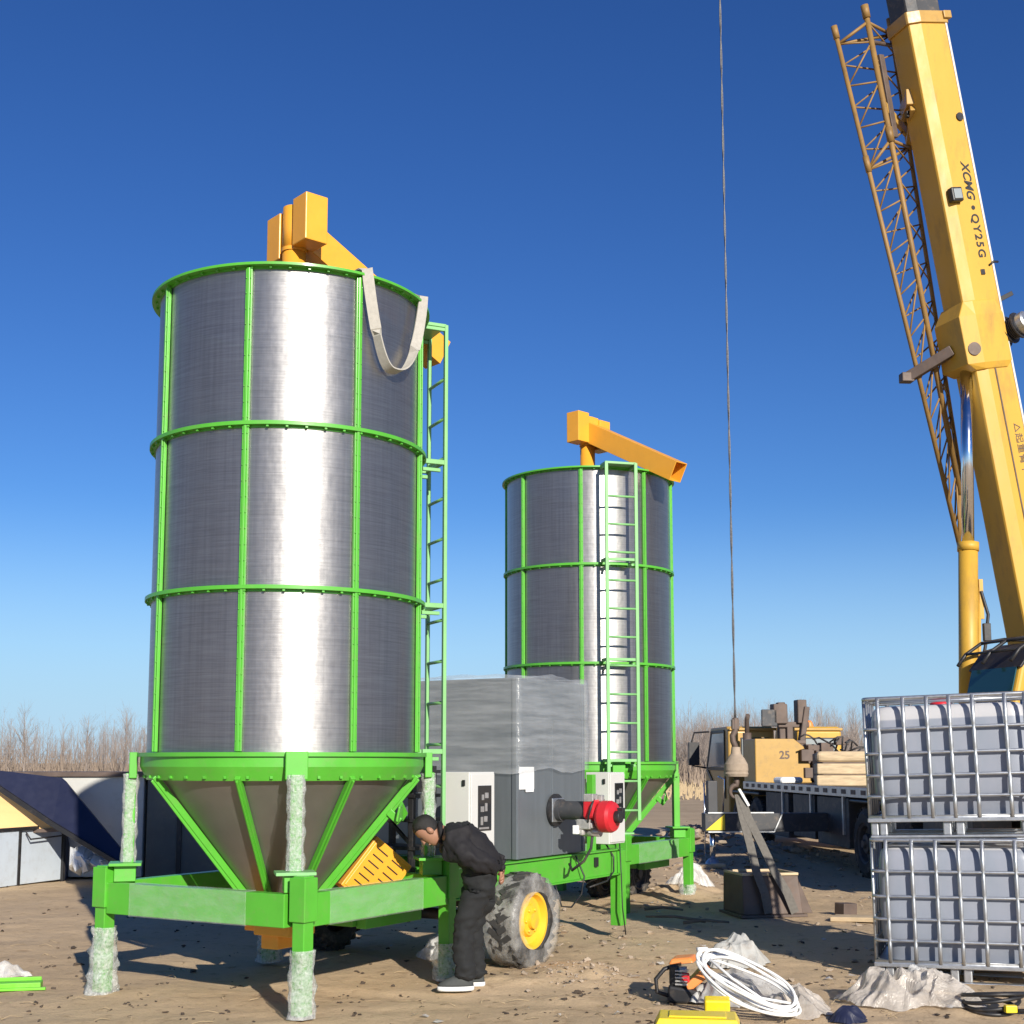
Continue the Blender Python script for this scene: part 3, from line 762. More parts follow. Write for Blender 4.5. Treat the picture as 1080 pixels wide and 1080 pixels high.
# navy sloping chute
Y0 = 19.2
poly = [U(-30, 824, Y0+.5), U(70, 824, Y0+.5), U(146, 916, Y0-.35), U(130, 915, Y0-.35), U(60, 873, Y0), U(-30, 812, Y0+.3)]
mb = MB(); off = Vector((-.03, -.12, .06))
mb.loft([[p for p in poly], [p+off for p in poly]], smooth=False)
nv = mb.build('steel_chute', M['navy'], None, .01); tag(nv, 'dark navy steel chute sloping down behind the front dryer leg', 'chute')
mb = MB(); mb.bar(poly[5]+off*1.1, poly[4]+off*1.1, .05, .07); mb.bar(poly[4]+off*1.1, poly[3]+off*1.1, .05, .07); mb.build('edge_angle', M['black'], nv, .004)
# orange board
b0 = U(-60, 829, 19.5); b1 = U(66, 875, 19.3)
mb = MB(); Yb = 19.35
pl = [U(-60, 877, Yb), U(66, 877, Yb), U(62, 872, Yb), U(0, 831, Yb), U(-60, 800, Yb)]
mb.loft([pl, [p+Vector((0, .03, 0)) for p in pl]], smooth=False)
ob = mb.build('plywood_board', M['orange_board'], None, .003); tag(ob, 'orange tan board leaning on the pale bin under the navy chute', 'board')
mb = MB(); mb.bar(U(-60, 880, Yb-.02), U(68, 875, Yb-.02), .05, .05); mb.build('edge_strip', M['rusty'], ob)
# pale bin
q = [G(17, 935), G(64, 929)]
bl, br = q[0], q[1]
dv = (br-bl); dv.z = 0; wv = dv.length; ang = math.atan2(dv.y, dv.x)
bn = thing('feed_bin', 'pale blue grey metal bin with black edges below the orange board', 'bin', bl, ang)
H = .77
mb = MB(); mb.box((wv/2, .45, H/2+.02), (wv, .9, H)); mb.build('front_panel', M['bin'], bn, .008)
mb = MB(); mb.box((-.45, .42, H/2+.02), (.86, .9, H)); mb.build('side_panel', M['bin'], bn, .008)
for x in (0.0, wv+.01):
    mb = MB(); mb.box((x, -.02, H/2), (.05, .05, H+.04)); mb.build('corner_post', M['black'], bn, .004)
mb = MB(); mb.box((wv/2-.3, -.02, H+.03), (wv+.9, .06, .05)); mb.build('top_bar', M['black'], bn, .004)
mb = MB(); mb.tube([(.10, -.05, H-.02), (.14, -.10, H-.12), (wv-.05, -.10, H-.10), (wv-.02, -.05, H-.02)], .012, 6); mb.build('handle', M['black'], bn)
mb = MB(); vs = [(wv+.05, -.02, 0), (wv+.05, -.02, H), (wv+.72, .3, .02), (wv+.05, .8, H), (wv+.72, .8, .02), (wv+.05, .8, 0)]
mb.add(vs, [(0, 2, 1), (1, 2, 4, 3), (0, 5, 4, 2), (3, 4, 5), (0, 1, 3, 5)]); mb.build('sloped_side', M['navy'], bn)  # shaded side of the pale bin, its shade put into the navy colour
# rubble behind the bin
for i in range(26):
    rnd = random.Random(100+i); t = rnd.random()
    p = U(78+t*52, 893+t*18, 19.0); s = .05+.10*rnd.random()
    pts_ = [Vector((rnd.gauss(0, 1), rnd.gauss(0, 1), rnd.gauss(0, .7))).normalized()*s*(.7+.5*rnd.random()) for _ in range(14)]
    import bmesh
    bm = bmesh.new(); [bm.verts.new(v+Vector((p.x, 18.9+.5*rnd.random(), max(.05, p.z-.1*rnd.random()*3)))) for v in pts_]; bmesh.ops.convex_hull(bm, input=bm.verts)
    if i == 0: rub = bmesh.new()
    me = bpy.data.meshes.new('tmp'); bm.to_mesh(me); bm.free(); rub.from_mesh(me); bpy.data.meshes.remove(me)
me = bpy.data.meshes.new('rubble_heap'); rub.to_mesh(me); rub.free(); me.materials.append(M['paper'])
o = bpy.data.objects.new('rubble_heap', me); COL.objects.link(o); tag(o, 'pale broken rubble heaped under the navy chute', 'rubble', kind='stuff')

# ---------------------------------------------------------------- crane truck
PV = Vector((6.80, 17.0, 2.8)); TIP = Vector((2.62, 15.5, 27.0))
crane = thing('crane_truck', 'yellow mobile crane truck with raised boom behind the stacked totes', 'crane truck', (5.39, 19.75, 0), R(4.7))
CI = Matrix.Rotation(-R(4.7), 4, 'Z') @ Matrix.Translation((-5.39, -19.75, 0))     # world -> crane local
# carrier
mb = MB(); mb.box((1.25, 1.9, .95), (.9, 13.4, .34)); mb.box((1.25, 1.9, .72), (.6, 12.0, .2)); frame = mb.build('carrier_frame', M['chassis'], crane, .01)
mb = MB(); mb.box((1.25, 1.75, 1.30), (2.5, 11.9, .05)); deck = mb.build('deck', M['chassis'], crane, .006)
mb = MB(); mb.box((-.012, 1.75, 1.27), (.03, 11.9, .15)); mb.build('side_rail', M['galv'], deck, .004)
mb = MB()
for i in range(26): mb.box((-.030, -4.0+i*.455, 1.275), (.008, .20, .07))
mb.build('reflector_strip', M['rusty'], deck)
for (y0, y1, z0) in ((-3.2, -1.6, .5), (1.4, 3.0, .38), (3.15, 4.4, .42), (4.7, 6.2, .36)):
    mb = MB(); mb.box((.28, (y0+y1)/2, (z0+1.18)/2), (.5, y1-y0, 1.16-z0)); mb.build('side_locker', M['chassis'], crane, .01)
for i in range(3):
    mb = MB(); mb.box((.02, 1.6+i*1.7, .9), (.05, .06, .62)); mb.build('deck_bracket', M['galv'], crane, .003)
def truck_wheel(y):
    for x, s in ((-.02, -1), (2.52, 1)):
        r = .54; wd = .30
        Mx = Matrix.Translation((x, y, r-.03)) @ Matrix.Rotation(R(-90) if s < 0 else R(90), 4, 'Y')
        mb = MB(); mb.lathe([(.30, -.01), (.27, -.03), (.25, -.10), (.16, -.11), (.14, -.03), (.07, -.02), (.06, .02), (.001, .02)], 36, Mx)
        for k in range(8):
            a = k*math.pi/4; mb.tube([(math.cos(a)*.2, math.sin(a)*.2, -.12), (math.cos(a)*.2, math.sin(a)*.2, -.09)], .014, 6, M=Mx)
        wh = mb.build('wheel', M['chassis'], crane)
        mb = MB(); mb.lathe([(.28, -.03), (.32, 0), (.44, .0), (.48, -.03), (r, -.06), (r, -wd+.05), (.46, -wd), (.3, -wd), (.28, -wd+.03)], 44, Mx)
        for k in range(30):
            Mt = Mx @ Matrix.Rotation(2*math.pi*k/30, 4, 'Z'); mb.bar((r, 0, -.04), (r, .04, -wd+.04), .035, .025, (1, 0, 0), Mt)
        mb.build('tyre', M['rubber'], wh)
for y in (-.80, .62, 6.9, 8.2): truck_wheel(y)
mb = MB(); mb.box((.22, -.1, 1.14), (.5, 2.6, .05)); mb.build('mudguard', M['black'], crane, .02)
mb = MB(); mb.box((.2, 7.55, 1.12), (.5, 2.2, .05)); mb.build('mudguard', M['black'], crane, .02)
# carrier cab: full width, seen from behind
cy0, cy1 = 9.0, 11.2
def side_poly(): return [(cy0, .55), (cy0, 2.40), (cy0+.15, 2.50), (cy1-.55, 2.50), (cy1-.15, 1.60), (cy1, 1.45), (cy1, .55)]
Mc = lambda x0: Matrix(((0, 0, 1, x0), (1, 0, 0, 0), (0, 1, 0, 0), (0, 0, 0, 1)))
mb = MB(); mb.prism(side_poly(), 1.02, Mc(.0)); cabl = mb.build('driver_cab', M['tan'], crane, .04, bseg=3)
mb = MB(); mb.prism(side_poly(), .98, Mc(1.52)); cabr = mb.build('passenger_cab', M['crane'], crane, .04, bseg=3)
mb = MB(); mb.box((1.27, cy0+1.1, 1.1), (.50, 2.1, 1.0)); mb.build('boom_rest_well', M['rusty'], crane, .02)
for cab_, x0, wd_ in ((cabl, .30, .58), (cabr, 1.70, .66)):
    mb = MB(); mb.box((x0+wd_/2, cy0-.008, 1.98), (wd_+.06, .02, .56)); mb.build('window_seal', M['black'], cab_, .03)
    mb = MB(); mb.box((x0+wd_/2, cy0-.020, 1.98), (wd_, .012, .50)); mb.build('rear_window', M['paleglass'], cab_, .03)
mb = MB(); mb.loft([[(-.012, cy0+.35, 1.62), (-.012, cy1-.25, 1.62), (-.012, cy1-.72, 2.36), (-.012, cy0+.35, 2.36)], [(-.002, cy0+.35, 1.62), (-.002, cy1-.25, 1.62), (-.002, cy1-.72, 2.36), (-.002, cy0+.35, 2.36)]], smooth=False)
mb.build('door_window', M['paleglass'], cabl)
mb = MB(); mb.bar((-.015, cy0+.3, .95), (-.015, cy0+.3, 2.40), .02, .06); mb.bar((-.015, cy0+.3, 1.58), (-.015, cy1-.2, 1.58), .02, .06); mb.bar((-.015, cy0+.3, 2.40), (-.015, cy1-.7, 2.40), .02, .06); mb.bar((-.015, cy1-.7, 2.40), (-.015, cy1-.2, 1.58), .02, .07); mb.bar((-.015, cy1-.2, 1.58), (-.015, cy1-.9, 1.2), .02, .1); mb.build('door_frame', M['black'], cabl, .004)
mb = MB(); mb.tube([(-.02, cy1-.5, 2.42), (-.32, cy1-.3, 2.40), (-.38, cy1-.3, 2.2), (-.36, cy1-.3, 1.65), (-.05, cy1-.3, 1.6)], .022, 8); mb.box((-.34, cy1-.32, 1.92), (.24, .12, .52)); mb.build('mirror', M['black'], cabl, .02)
mb = MB(); mb.box((1.25, cy1-.1, .72), (2.5, .5, .5)); mb.build('bumper', M['rusty'], crane, .03)
# machinery between deck and cab
mb = MB(); prof = [(0, 0), (1.15, 0), (1.12, .35), (1.0, .72), (.80, .88), (0, .88)]
Mp = Matrix.Translation((.05, 7.9, 1.32)) @ Matrix.Rotation(R(90), 4, 'X')
mb.prism(prof, .9, Mp); hood = mb.build('engine_hood', M['tan'], crane, .02)
text_mesh('hood_number', '25', M['rusty'], hood, Mp @ Matrix.Translation((.60, .55, .902)), .22, True)
mb = MB()
rnd = random.Random(5)
mb.box((1.25, 8.3, 1.62), (1.5, .9, .6)); mb.box((1.75, 7.3, 1.55), (.8, 1.2, .45))
for i in range(30):
    p = (.98+rnd.random()*1.2, 6.3+rnd.random()*1.9, 1.38+rnd.random()*.8)
    mb.box(p, (.06+.22*rnd.random(), .08+.2*rnd.random(), .05+.2*rnd.random()))
mb.build('hydraulics', M['rusty'], crane, .012)
mb = MB()
for i in range(16):
    a = Vector((1.45+rnd.random()*.8, 6.4+rnd.random()*1.4, 1.5+.5*rnd.random())); b = a+Vector((rnd.gauss(0, .3), rnd.gauss(0, .2), rnd.uniform(-.1, .4))); c_ = (a+b)/2+Vector((rnd.gauss(0, .15), 0, .18)); mb.tube([a, a.lerp(c_, .6)+Vector((0, 0, .06)), c_, b.lerp(c_, .6)+Vector((0, 0, .04)), b], .018, 6)
mb.build('hoses', M['black'], crane)
mb = MB(); mb.tube([(.30, 8.55, 1.4), (.30, 8.55, 2.62), (.30, 8.45, 2.72)], .05, 12); mb.tube([(.30, 8.55, 1.75), (.30, 8.55, 2.35)], .09, 14); mb.build('exhaust', M['rusty'], crane)
mb = MB(); mb.lathe([(.001, 0), (.09, 0), (.09, .03), (.07, .10), (.04, .14), (.001, .15)], 18, Matrix.Translation((1.95, cy0+.5, 2.50))); mb.build('beacon', M['tool_orange'], cabr)
mb = MB(); mb.box((1.27, cy0-.02, 2.44), (2.5, .05, .06)); mb.build('roof_lip', M['tan'], crane, .015)
mb = MB(); mb.bar((1.1, 8.6, 1.4), (1.05, 8.6, 3.0), .16, .2); mb.bar((1.30, 8.4, 1.4), (1.55, 8.4, 2.9), .12, .18); mb.box((.98, 8.5, 2.75), (.30, .3, .42)); mb.box((1.45, 8.5, 2.8), (.2, .3, .5)); mb.bar((.95, 8.5, 2.52), (1.62, 8.5, 2.52), .14, .12); mb.bar((1.2, 8.5, 1.5), (1.2, 8.5, 2.5), .14, .14); mb.build('boom_rest', M['rusty'], crane, .02)
mb = MB(); mb.box((.74, 8.38, 2.66), (.34, .06, .36)); mb.build('work_light', M['chassis'], crane, .02)
# outriggers: the left front one stands out towards the left
orp = CI @ G(752, 916); oy = orp.y; ox = orp.x
mb = MB(); mb.box(((ox+1.5)/2, oy, .75), (1.5-ox+.3, .26, .30)); org = mb.build('outrigger_beam', M['chassis'], crane, .01)
mb = MB(); mb.box((ox+.45, oy-.14, .91), (1.1, .02, .02)); mb.box((ox+.45, oy-.14, .60), (1.1, .02, .02)); mb.bar((ox+1.0, oy-.14, .60), (ox+1.15, oy-.14, .91), .03, .02); mb.build('edge_flange', M['galv'], org)
mb = MB(); mb.prism([(-.16, -.13), (.16, -.13), (.16, .13)], .01, Matrix.Translation((ox+.02, oy-.132, .76)) @ Matrix.Rotation(R(90), 4, 'X')); mb.build('warning_mark', M['case_yellow'], org)
mb = MB(); mb.box((ox, oy, 1.0), (.16, .16, .86)); mb.build('jack_housing', M['chassis'], org, .01)
mb = MB(); mb.tube([(ox, oy, .10), (ox, oy, .62)], .045, 14); mb.tube([(ox-.13, oy-.02, .2), (ox-.13, oy-.02, 1.4)], .012, 6); mb.tube([(ox+.17, oy-.05, .9), (ox+.2, oy-.05, 1.45), (ox+.1, oy-.05, 1.5)], .014, 6); mb.build('jack_rod', M['chrome'], org)
mb = MB(); mb.lathe([(.001, .16), (.07, .16), (.12, .10), (.13, .07), (.001, .07)], 20, Matrix.Translation((ox, oy, 0))); mb.build('jack_foot', M['galv'], org)
pw = crane.matrix_basis @ Vector((ox, oy, 0))
tb = MB(); tb.box((pw.x-.12, pw.y-.05, .02), (.55, .42, .12)); tb.box((pw.x+.06, pw.y-.16, .06), (.22, .25, .06))
tag(tb.build('timber_pad', M['wood'], None, .01), 'timber packing under the foot of the crane outrigger', 'timber pad')
# superstructure
hd = Vector((TIP.x-PV.x, TIP.y-PV.y, 0)).normalized(); nn = Vector((-hd.y, hd.x, 0))
if nn.y > 0: nn = -nn
SW = Matrix(((hd.x, nn.x, 0, PV.x), (hd.y, nn.y, 0, PV.y), (0, 0, 1, 0), (0, 0, 0, 1)))   # x forward along boom, y toward the camera side
SL = CI @ SW
mb = MB(); mb.lathe([(.001, 1.33), (.62, 1.33), (.62, 1.58), (.001, 1.58)], 40, SL @ Matrix.Translation((.1, 0, 0))); mb.box((.0, .28, 1.95), (2.5, .10, .75), SL); mb.box((.0, -.45, 1.95), (2.5, .10, .75), SL); mb.box((-1.0, -.08, 2.0), (.7, 1.5, .9), SL); mb.box((.05, -.08, 1.64), (2.4, 1.2, .1), SL)
mb.box((-.02, .42, 2.5), (.5, .10, .7), SL); mb.box((-.02, -.45, 2.5), (.5, .10, .7), SL)
mb.build('superstructure', M['crane'], crane, .02)
# operator cab
Mo = SL @ Matrix.Translation((.98, .62, .02)) @ Matrix(((1, 0, 0, 0), (0, 0, 1, 0), (0, 1, 0, 0), (0, 0, 0, 1)))   # poly (forward, up) extruded along y
pc = [(-.75, 1.55), (.72, 1.55), (.80, 2.2), (.62, 2.82), (.42, 3.02), (.15, 3.10), (-.70, 3.10), (-.75, 3.0)]
mb = MB(); mb.prism(pc, .85, Mo); oc = mb.build('operator_cab', M['crane'], crane, .05, bseg=3)
mb = MB(); mb.prism([(-.10, 2.2), (.66, 2.25), (.55, 2.72), (.38, 2.93), (-.10, 2.93)], .012, Mo, .858); mb.build('side_glass', M['tealglass'], oc)
mb = MB(); mb.prism([(-.68, 2.2), (-.18, 2.2), (-.18, 2.95), (-.68, 2.95)], .012, Mo, .858); mb.build('door_glass', M['darkglass'], oc)
mb = MB(); mb.loft([[Mo @ Vector(p) for p in ((.803, 2.24, .04), (.803, 2.24, .81), (.640, 2.80, .81), (.640, 2.80, .04))], [Mo @ Vector(p) for p in ((.815, 2.245, .04), (.815, 2.245, .81), (.652, 2.805, .81), (.652, 2.805, .04))]], smooth=False); mb.build('windscreen', M['tealglass'], oc)
mb = MB(); mb.prism([(.655, 2.80), (.44, 3.045), (.16, 3.125), (-.72, 3.125), (-.72, 3.09), (.15, 3.09), (.42, 3.01), (.62, 2.79)], .89, Mo, -.02); mb.build('roof_panel', M['black'], oc, .006)
mb = MB()
for z in (-.02, .42, .90): mb.tube([Mo @ Vector(p) for p in ((.80, 2.86, z), (.68, 3.0, z), (.45, 3.14, z), (.1, 3.20, z), (-.7, 3.20, z))], .022, 8)
for x, y in ((.45, 3.14), (.1, 3.2), (-.4, 3.2), (.68, 3.0)): mb.tube([Mo @ Vector((x, y, -.02)), Mo @ Vector((x, y, .90))], .016, 8)
mb.build('roof_guard', M['black'], oc)
# boom
bd = (TIP-PV).normalized(); tt = nn.cross(bd)
if tt.x < 0: tt = -tt
BL = CI @ Matrix(((nn.x, tt.x, bd.x, PV.x), (nn.y, tt.y, bd.y, PV.y), (nn.z, tt.z, bd.z, PV.z), (0, 0, 0, 1)))   # x near side, y top, z along boom
def bsec(wd, ht): 
    a, b = wd/2, ht/2
    return [(a, b-.03), (a-.03, b), (-a+.03, b), (-a, b-.03), (-a, -b*.45), (-a*.80, -b*.97), (-a*.7, -b), (a*.7, -b), (a*.80, -b*.97), (a, -b*.45)]
mb = MB(); mb.prism(bsec(.49, .57), 8.75+.45, BL, -.45); boom = mb.build('boom_base', M['crane'], crane, .006)
mb = MB(); mb.prism(bsec(.54, .63), .16, BL, 8.62)
mb.box((.25, .28, 8.72), (.10, .12, .10), BL); mb.build('boom_collar', M['tan'], boom, .008)
LT = (TIP-PV).length
for i, (a, b, wd, ht) in enumerate(((8.4, 12.2, .44, .52), (12.2, 16.4, .39, .47), (16.4, 20.5, .35, .42), (20.5, LT, .31, .38))):
    mb = MB(); mb.prism(bsec(wd, ht), b-a, BL, a); mb.prism(bsec(wd+.03, ht+.03), .14, BL, b-.14); mb.build('boom_extension', M['chassis'] if i == 0 else M['crane'], boom, .005)  # first section dark grey: shade at the boom head put into its colour
mb = MB(); mb.lathe([(.001, -.2), (.26, -.2), (.26, .2), (.001, .2)], 28, BL @ Matrix.Translation((0, -.18, LT)) @ Matrix.Rotation(R(90), 4, 'Y')); mb.build('head_sheave', M['black'], boom)
# lift cylinder lug block on the underside
mb = MB(); q0 = [(-.29, .24), (.29, .24), (.29, -.20), (.25, -.43), (-.25, -.43), (-.29, -.20)]
q1 = [(-.26, .18), (.26, .18), (.26, -.18), (.22, -.30), (-.22, -.30), (-.26, -.18)]
mb.loft([[BL @ Vector((x, y, 4.02)) for x, y in q1], [BL @ Vector((x, y, 4.10)) for x, y in q0], [BL @ Vector((x, y, 4.72)) for x, y in q0], [BL @ Vector((x*.98, max(y, -.36), 4.92)) for x, y in q1]], smooth=False)
mb.build('cylinder_lug', M['crane'], boom, .01)
# weld ridge, pads, lamp
mb = MB(); mb.box((.247, -.02, 2.0), (.012, .02, 4.2), BL); mb.build('weld_seam', M['rusty'], boom)
mb = MB(); mb.box((.247, .265, 5.0), (.02, .03, 7.4), BL); mb.build('top_strake', M['cabinet'], boom, .005)
mb = MB(); mb.box((.275, -.14, 6.30), (.10, .17, .19), BL); lamp = mb.build('work_lamp', M['black'], boom, .02)
mb = MB(); mb.box((.33, -.14, 6.30), (.012, .12, .13), BL); mb.build('lamp_lens', M['paleglass'], lamp, .01)
mb = MB(); mb.box((.25, .08, 5.28), (.02, .06, .07), BL); mb.build('bracket', M['black'], boom, .004)
mb = MB(); mb.tube([BL @ Vector(p) for p in ((.245, .20, 5.36), (.27, .26, 5.40), (.25, .35, 5.40))], .015, 6); mb.build('hook_pin', M['black'], boom)
mb = MB(); mb.bar(BL @ Vector((.2, .26, 4.90)), BL @ Vector((.22, .50, 4.98)), .05, .06); mb.build('stop_lug', M['black'], boom, .004)
mb = MB(); mb.box((-.1, -.31, 7.55), (.06, .08, .08), BL); mb.build('bracket', M['black'], boom, .004)
mb = MB(); mb.tube([BL @ Vector((.235, .19, 7.35)), BL @ Vector((.265, .19, 7.35))], .055, 12); mb.build('port', M['black'], boom)
# hose reel
Mr = BL @ Matrix.Translation((.10, .33, 4.48)) @ Matrix.Rotation(R(78), 4, 'Y') @ Matrix.Rotation(R(-20), 4, 'X')
mb = MB(); mb.lathe([(.001, 0), (.19, 0), (.19, .02), (.10, .03), (.10, .10), (.19, .11), (.19, .13), (.10, .14), (.10, .22), (.18, .23), (.18, .25), (.001, .25)], 32, Mr)
for i in range(7): mb.tube([Mr @ Vector((.14*math.cos(a*math.pi/12), .14*math.sin(a*math.pi/12), .05+.025*i)) for a in range(24)], .012, 6, closed=True)
reel = mb.build('hose_reel', M['black'], boom)
mb = MB(); mb.lathe([(.001, .25), (.13, .25), (.14, .28), (.14, .36), (.12, .38), (.001, .385)], 28, Mr); mb.build('reel_cap', M['galv'], reel)
# lettering on the near side of the boom (reads downwards)
def boomtxt(name, body, z, y, size, bold, mat, spacing=1.0, shear=0):
    Mx = BL @ Matrix(((0, 0, 1, .2465), (0, 1, 0, y), (-1, 0, 0, z), (0, 0, 0, 1)))
    text_mesh(name, body, mat, boom, Mx, size, bold, shear, spacing)
M['ink'] = paint('black_lettering', (.02, .02, .02), .5, var=.1)
M['palelettering'] = paint('pale_lettering', (.78, .74, .62), .5, var=.08)
boomtxt('lettering', 'XCMG', 6.50, .12, .17, True, M['ink'], 1.0, .25)
boomtxt('lettering', '•', 6.135, .12, .20, True, M['ink'])
boomtxt('lettering', 'QY25G', 5.76, .12, .16, True, M['ink'], 1.25)
boomtxt('small_lettering', '△起重臂下', 2.95, .14, .13, False, M['rusty'], 1.1)
boomtxt('small_lettering', '严禁站人', 2.15, .14, .13, False, M['rusty'], 1.1)
# lift cylinder
cb0 = CI @ U(1022, 800, 16.45); cb1 = CI @ U(1019, 374, 16.62)
mid = CI @ U(1021, 574, 16.54)
dz = (cb1-cb0).normalized()
mb = MB(); mb.tube([cb0, mid], .118, 28); mb.tube([mid-dz*.09, mid+dz*.02], .132, 28); mb.tube([mid-dz*.5+Vector((.14, 0, 0)), cb0+Vector((.14, 0, 0))], .022, 8); mb.box(mid-dz*.7+Vector((.16, 0, 0)), (.05, .05, .5)); cyl = mb.build('lift_cylinder', M['crane'], crane)
mb = MB(); mb.tube([mid, cb1], .076, 28); mb.build('piston_rod', M['chrome'], cyl)
mb = MB(); mb.tube([cb1-dz*.06, cb1+dz*.05], .10, 20); mb.tube([cb1-Vector((.0, .26, 0)), cb1+Vector((0, .26, 0))], .085, 16); mb.build('rod_eye', M['rusty'], cyl)
mb = MB(); mb.tube([mid-dz*.6+Vector((.15, -.03, 0)), mid-dz*.9+Vector((.24, -.03, 0)), mid-dz*1.3+Vector((.2, -.03, 0)), mid-dz*1.5+Vector((.16, -.03, 0))], .022, 8); mb.box(mid-dz*1.12+Vector((.22, -.03, 0)), (.09, .06, .22)); mb.build('valve_block', M['black'], cyl, .006)
# lattice jib stowed beside the boom
A0, A1 = CI @ U(880, 30, 16.30), CI @ U(1013, 580, 17.15)
B0, B1 = CI @ U(912, 8, 16.25), CI @ U(1013, 522, 17.10)
D0, D1_ = CI @ U(938, 22, 16.75), CI @ U(1016, 520, 17.40)
def chord(p0, p1, k0, k1): return [p0.lerp(p1, k0+(k1-k0)*i/10) for i in range(11)]
mb = MB()
for (p0, p1, r) in ((A0, A1, .030), (B0, B1, .036), (D0, D1_, .028)):
    mb.tube([p0, p1], r, 10); mb.tube([p0-(p1-p0).normalized()*.03, p0+(p1-p0).normalized()*.14], r*1.4, 10)
    mb.tube([p0.lerp(p1, .245), p0.lerp(p1, .275)], r*1.35, 10)
jb = mb.build('lattice_jib', M['jib'], crane)
nb = 12
mb = MB()
for i in range(nb):
    t0 = .03+i*.965/nb; t1 = .03+(i+1)*.965/nb; tm = (t0+t1)/2
    for (P0, P1, Q0, Q1) in ((A0, A1, B0, B1), (B0, B1, D0, D1_), (D0, D1_, A0, A1)):
        mb.tube([P0.lerp(P1, t0), Q0.lerp(Q1, tm)], .012, 6); mb.tube([Q0.lerp(Q1, tm), P0.lerp(P1, t1)], .012, 6)
for t in (.03, .27, .99):
    mb.tube([A0.lerp(A1, t), B0.lerp(B1, t)], .022, 6); mb.tube([B0.lerp(B1, t), D0.lerp(D1_, t)], .022, 6); mb.tube([D0.lerp(D1_, t), A0.lerp(A1, t)], .022, 6)
mb.build('bracing', M['jib'], jb)
mb = MB(); mb.bar(A0.lerp(A1, .665)+Vector((-.14, 0, -.03)), BL @ Vector((.0, -.42, 4.35)), .10, .14); mb.box(A0.lerp(A1, .665)+Vector((-.16, 0, -.035)), (.16, .14, .12)); mb.build('stow_bracket', M['rusty'], jb, .01)
pb = BL @ Vector((.0, -.30, 7.75))
mb = MB(); mb.bar(D0.lerp(D1_, .20), pb, .12, .22); mb.bar(D0.lerp(D1_, .26), pb-(BL.to_3x3() @ Vector((0, 0, .15))), .08, .1); mb.bar(B0.lerp(B1, .2), D0.lerp(D1_, .24), .05, .12); mb.build('stow_bracket', M['tan'], jb, .01)
mb = MB(); mb.bar(B0.lerp(B1, .09)+Vector((.10, .1, 0)), B0.lerp(B1, .26)+Vector((.08, .1, 0)), .12, .10); mb.tube([D0, D0+Vector((.05, 0, .08)), D0+Vector((.02, 0, -.35)), B0.lerp(B1, .07)], .03, 8); mb.build('jib_foot', M['rusty'], jb, .01)

# planks and boards on the crane deck
def on_deck(x, y, z): return crane.matrix_basis @ Vector((x, y, z))
for i, (x, y, z, L, rz, lab) in enumerate(((.78, 3.3, 1.42, 1.3, R(80), 'lowest timber baulk lying on the crane deck'), (.76, 3.3, 1.62, 1.26, R(82), 'timber baulk in the middle of the stack on the crane deck'), (.62, 3.32, 1.83, .95, R(79), 'short round-edged timber on top of the stack on the crane deck'))):
    mb = MB(); mb.box((0, 0, 0), (.34, L, .185)); o = mb.build('timber_baulk', M['wood'], None, .03 if i < 2 else .07, on_deck(x, y, z), (0, 0, R(4.7)+rz), 3)
    tag(o, lab, 'timber', 'timbers on the crane deck')
mb = MB(); mb.box((0, 0, .02), (1.9, .6, .5)); o = mb.build('tool_chest', M['rusty'], None, .02, on_deck(1.6, 4.9, 1.62), (0, 0, R(4.7))); tag(o, 'dark brown steel chest on the crane deck behind the timbers', 'chest')
mb = MB(); mb.box((0, 0, 0), (.5, .3, .12)); o = mb.build('plastic_sack', M['white'], None, .05, on_deck(.3, 5.6, 1.395), (0, 0, .4)); tag(o, 'small white sack lying at the edge of the crane deck', 'sack')

# ---------------------------------------------------------------- hoist rope, hook, sling, weight
HX, HY = 2.6, 15.5
rp = []
htop = TIP+(tt*-.18)
rx0, ry0 = U(775.5, 765, 15.5).x, 15.5
mb = MB()
for ph in (0, math.pi):
    mb.tube([(rx0+.007*math.cos(i*.55+ph)+(TIP.x-.06-rx0)*(i/260.), ry0+.007*math.sin(i*.55+ph), 2.25+(27-2.25)*i/260.) for i in range(261)], .0085, 5)
tag(mb.build('hoist_rope', M['rope']), 'steel hoist rope hanging from the crane boom to the hook', 'rope')
hk = thing('hook_block', 'crane hook with rusty tan bell weight hanging on the rope', 'crane hook', (rx0, ry0, 1.3))
zz = lambda py: U(776, py, ry0).z-1.3
mb = MB(); mb.lathe([(.001, zz(818)-.0), (.125, zz(818)), (.14, zz(812)), (.135, zz(806)), (.10, zz(800)), (.06, zz(795)), (.05, zz(788)), (.001, zz(787))], 28); mb.lathe([(.13, zz(819)), (.142, zz(816)), (.13, zz(813))], 28); mb.build('bell_weight', M['stone'], hk)
mb = MB(); mb.tube([(0, 0, zz(788)), (-.03, 0, zz(782)), (-.035, 0, zz(776)), (0, 0, zz(770)), (.0, 0, zz(757))], .035, 10); mb.box((.0, 0, zz(764)), (.09, .06, .12)); mb.build('swivel', M['rusty'], hk, .01)
mb = MB(); hpts = [(0, 0, zz(819)), (.0, 0, zz(826))]+[(-.0+.075*math.cos(a)-.0, 0, zz(833)-.02+.075*math.sin(a)) for a in [math.pi/2+i*R(-235)/12 for i in range(13)]]
mb.tube([(-p[0], p[1], p[2]) for p in hpts], [.035, .035]+[.032-.0016*i for i in range(13)], 10); mb.build('hook', M['rusty'], hk)
mb = MB(); mb.bar((.02, -.03, zz(832)), (.13, -.03, zz(850)), .06, .03); mb.build('safety_latch', M['white'], hk, .006)
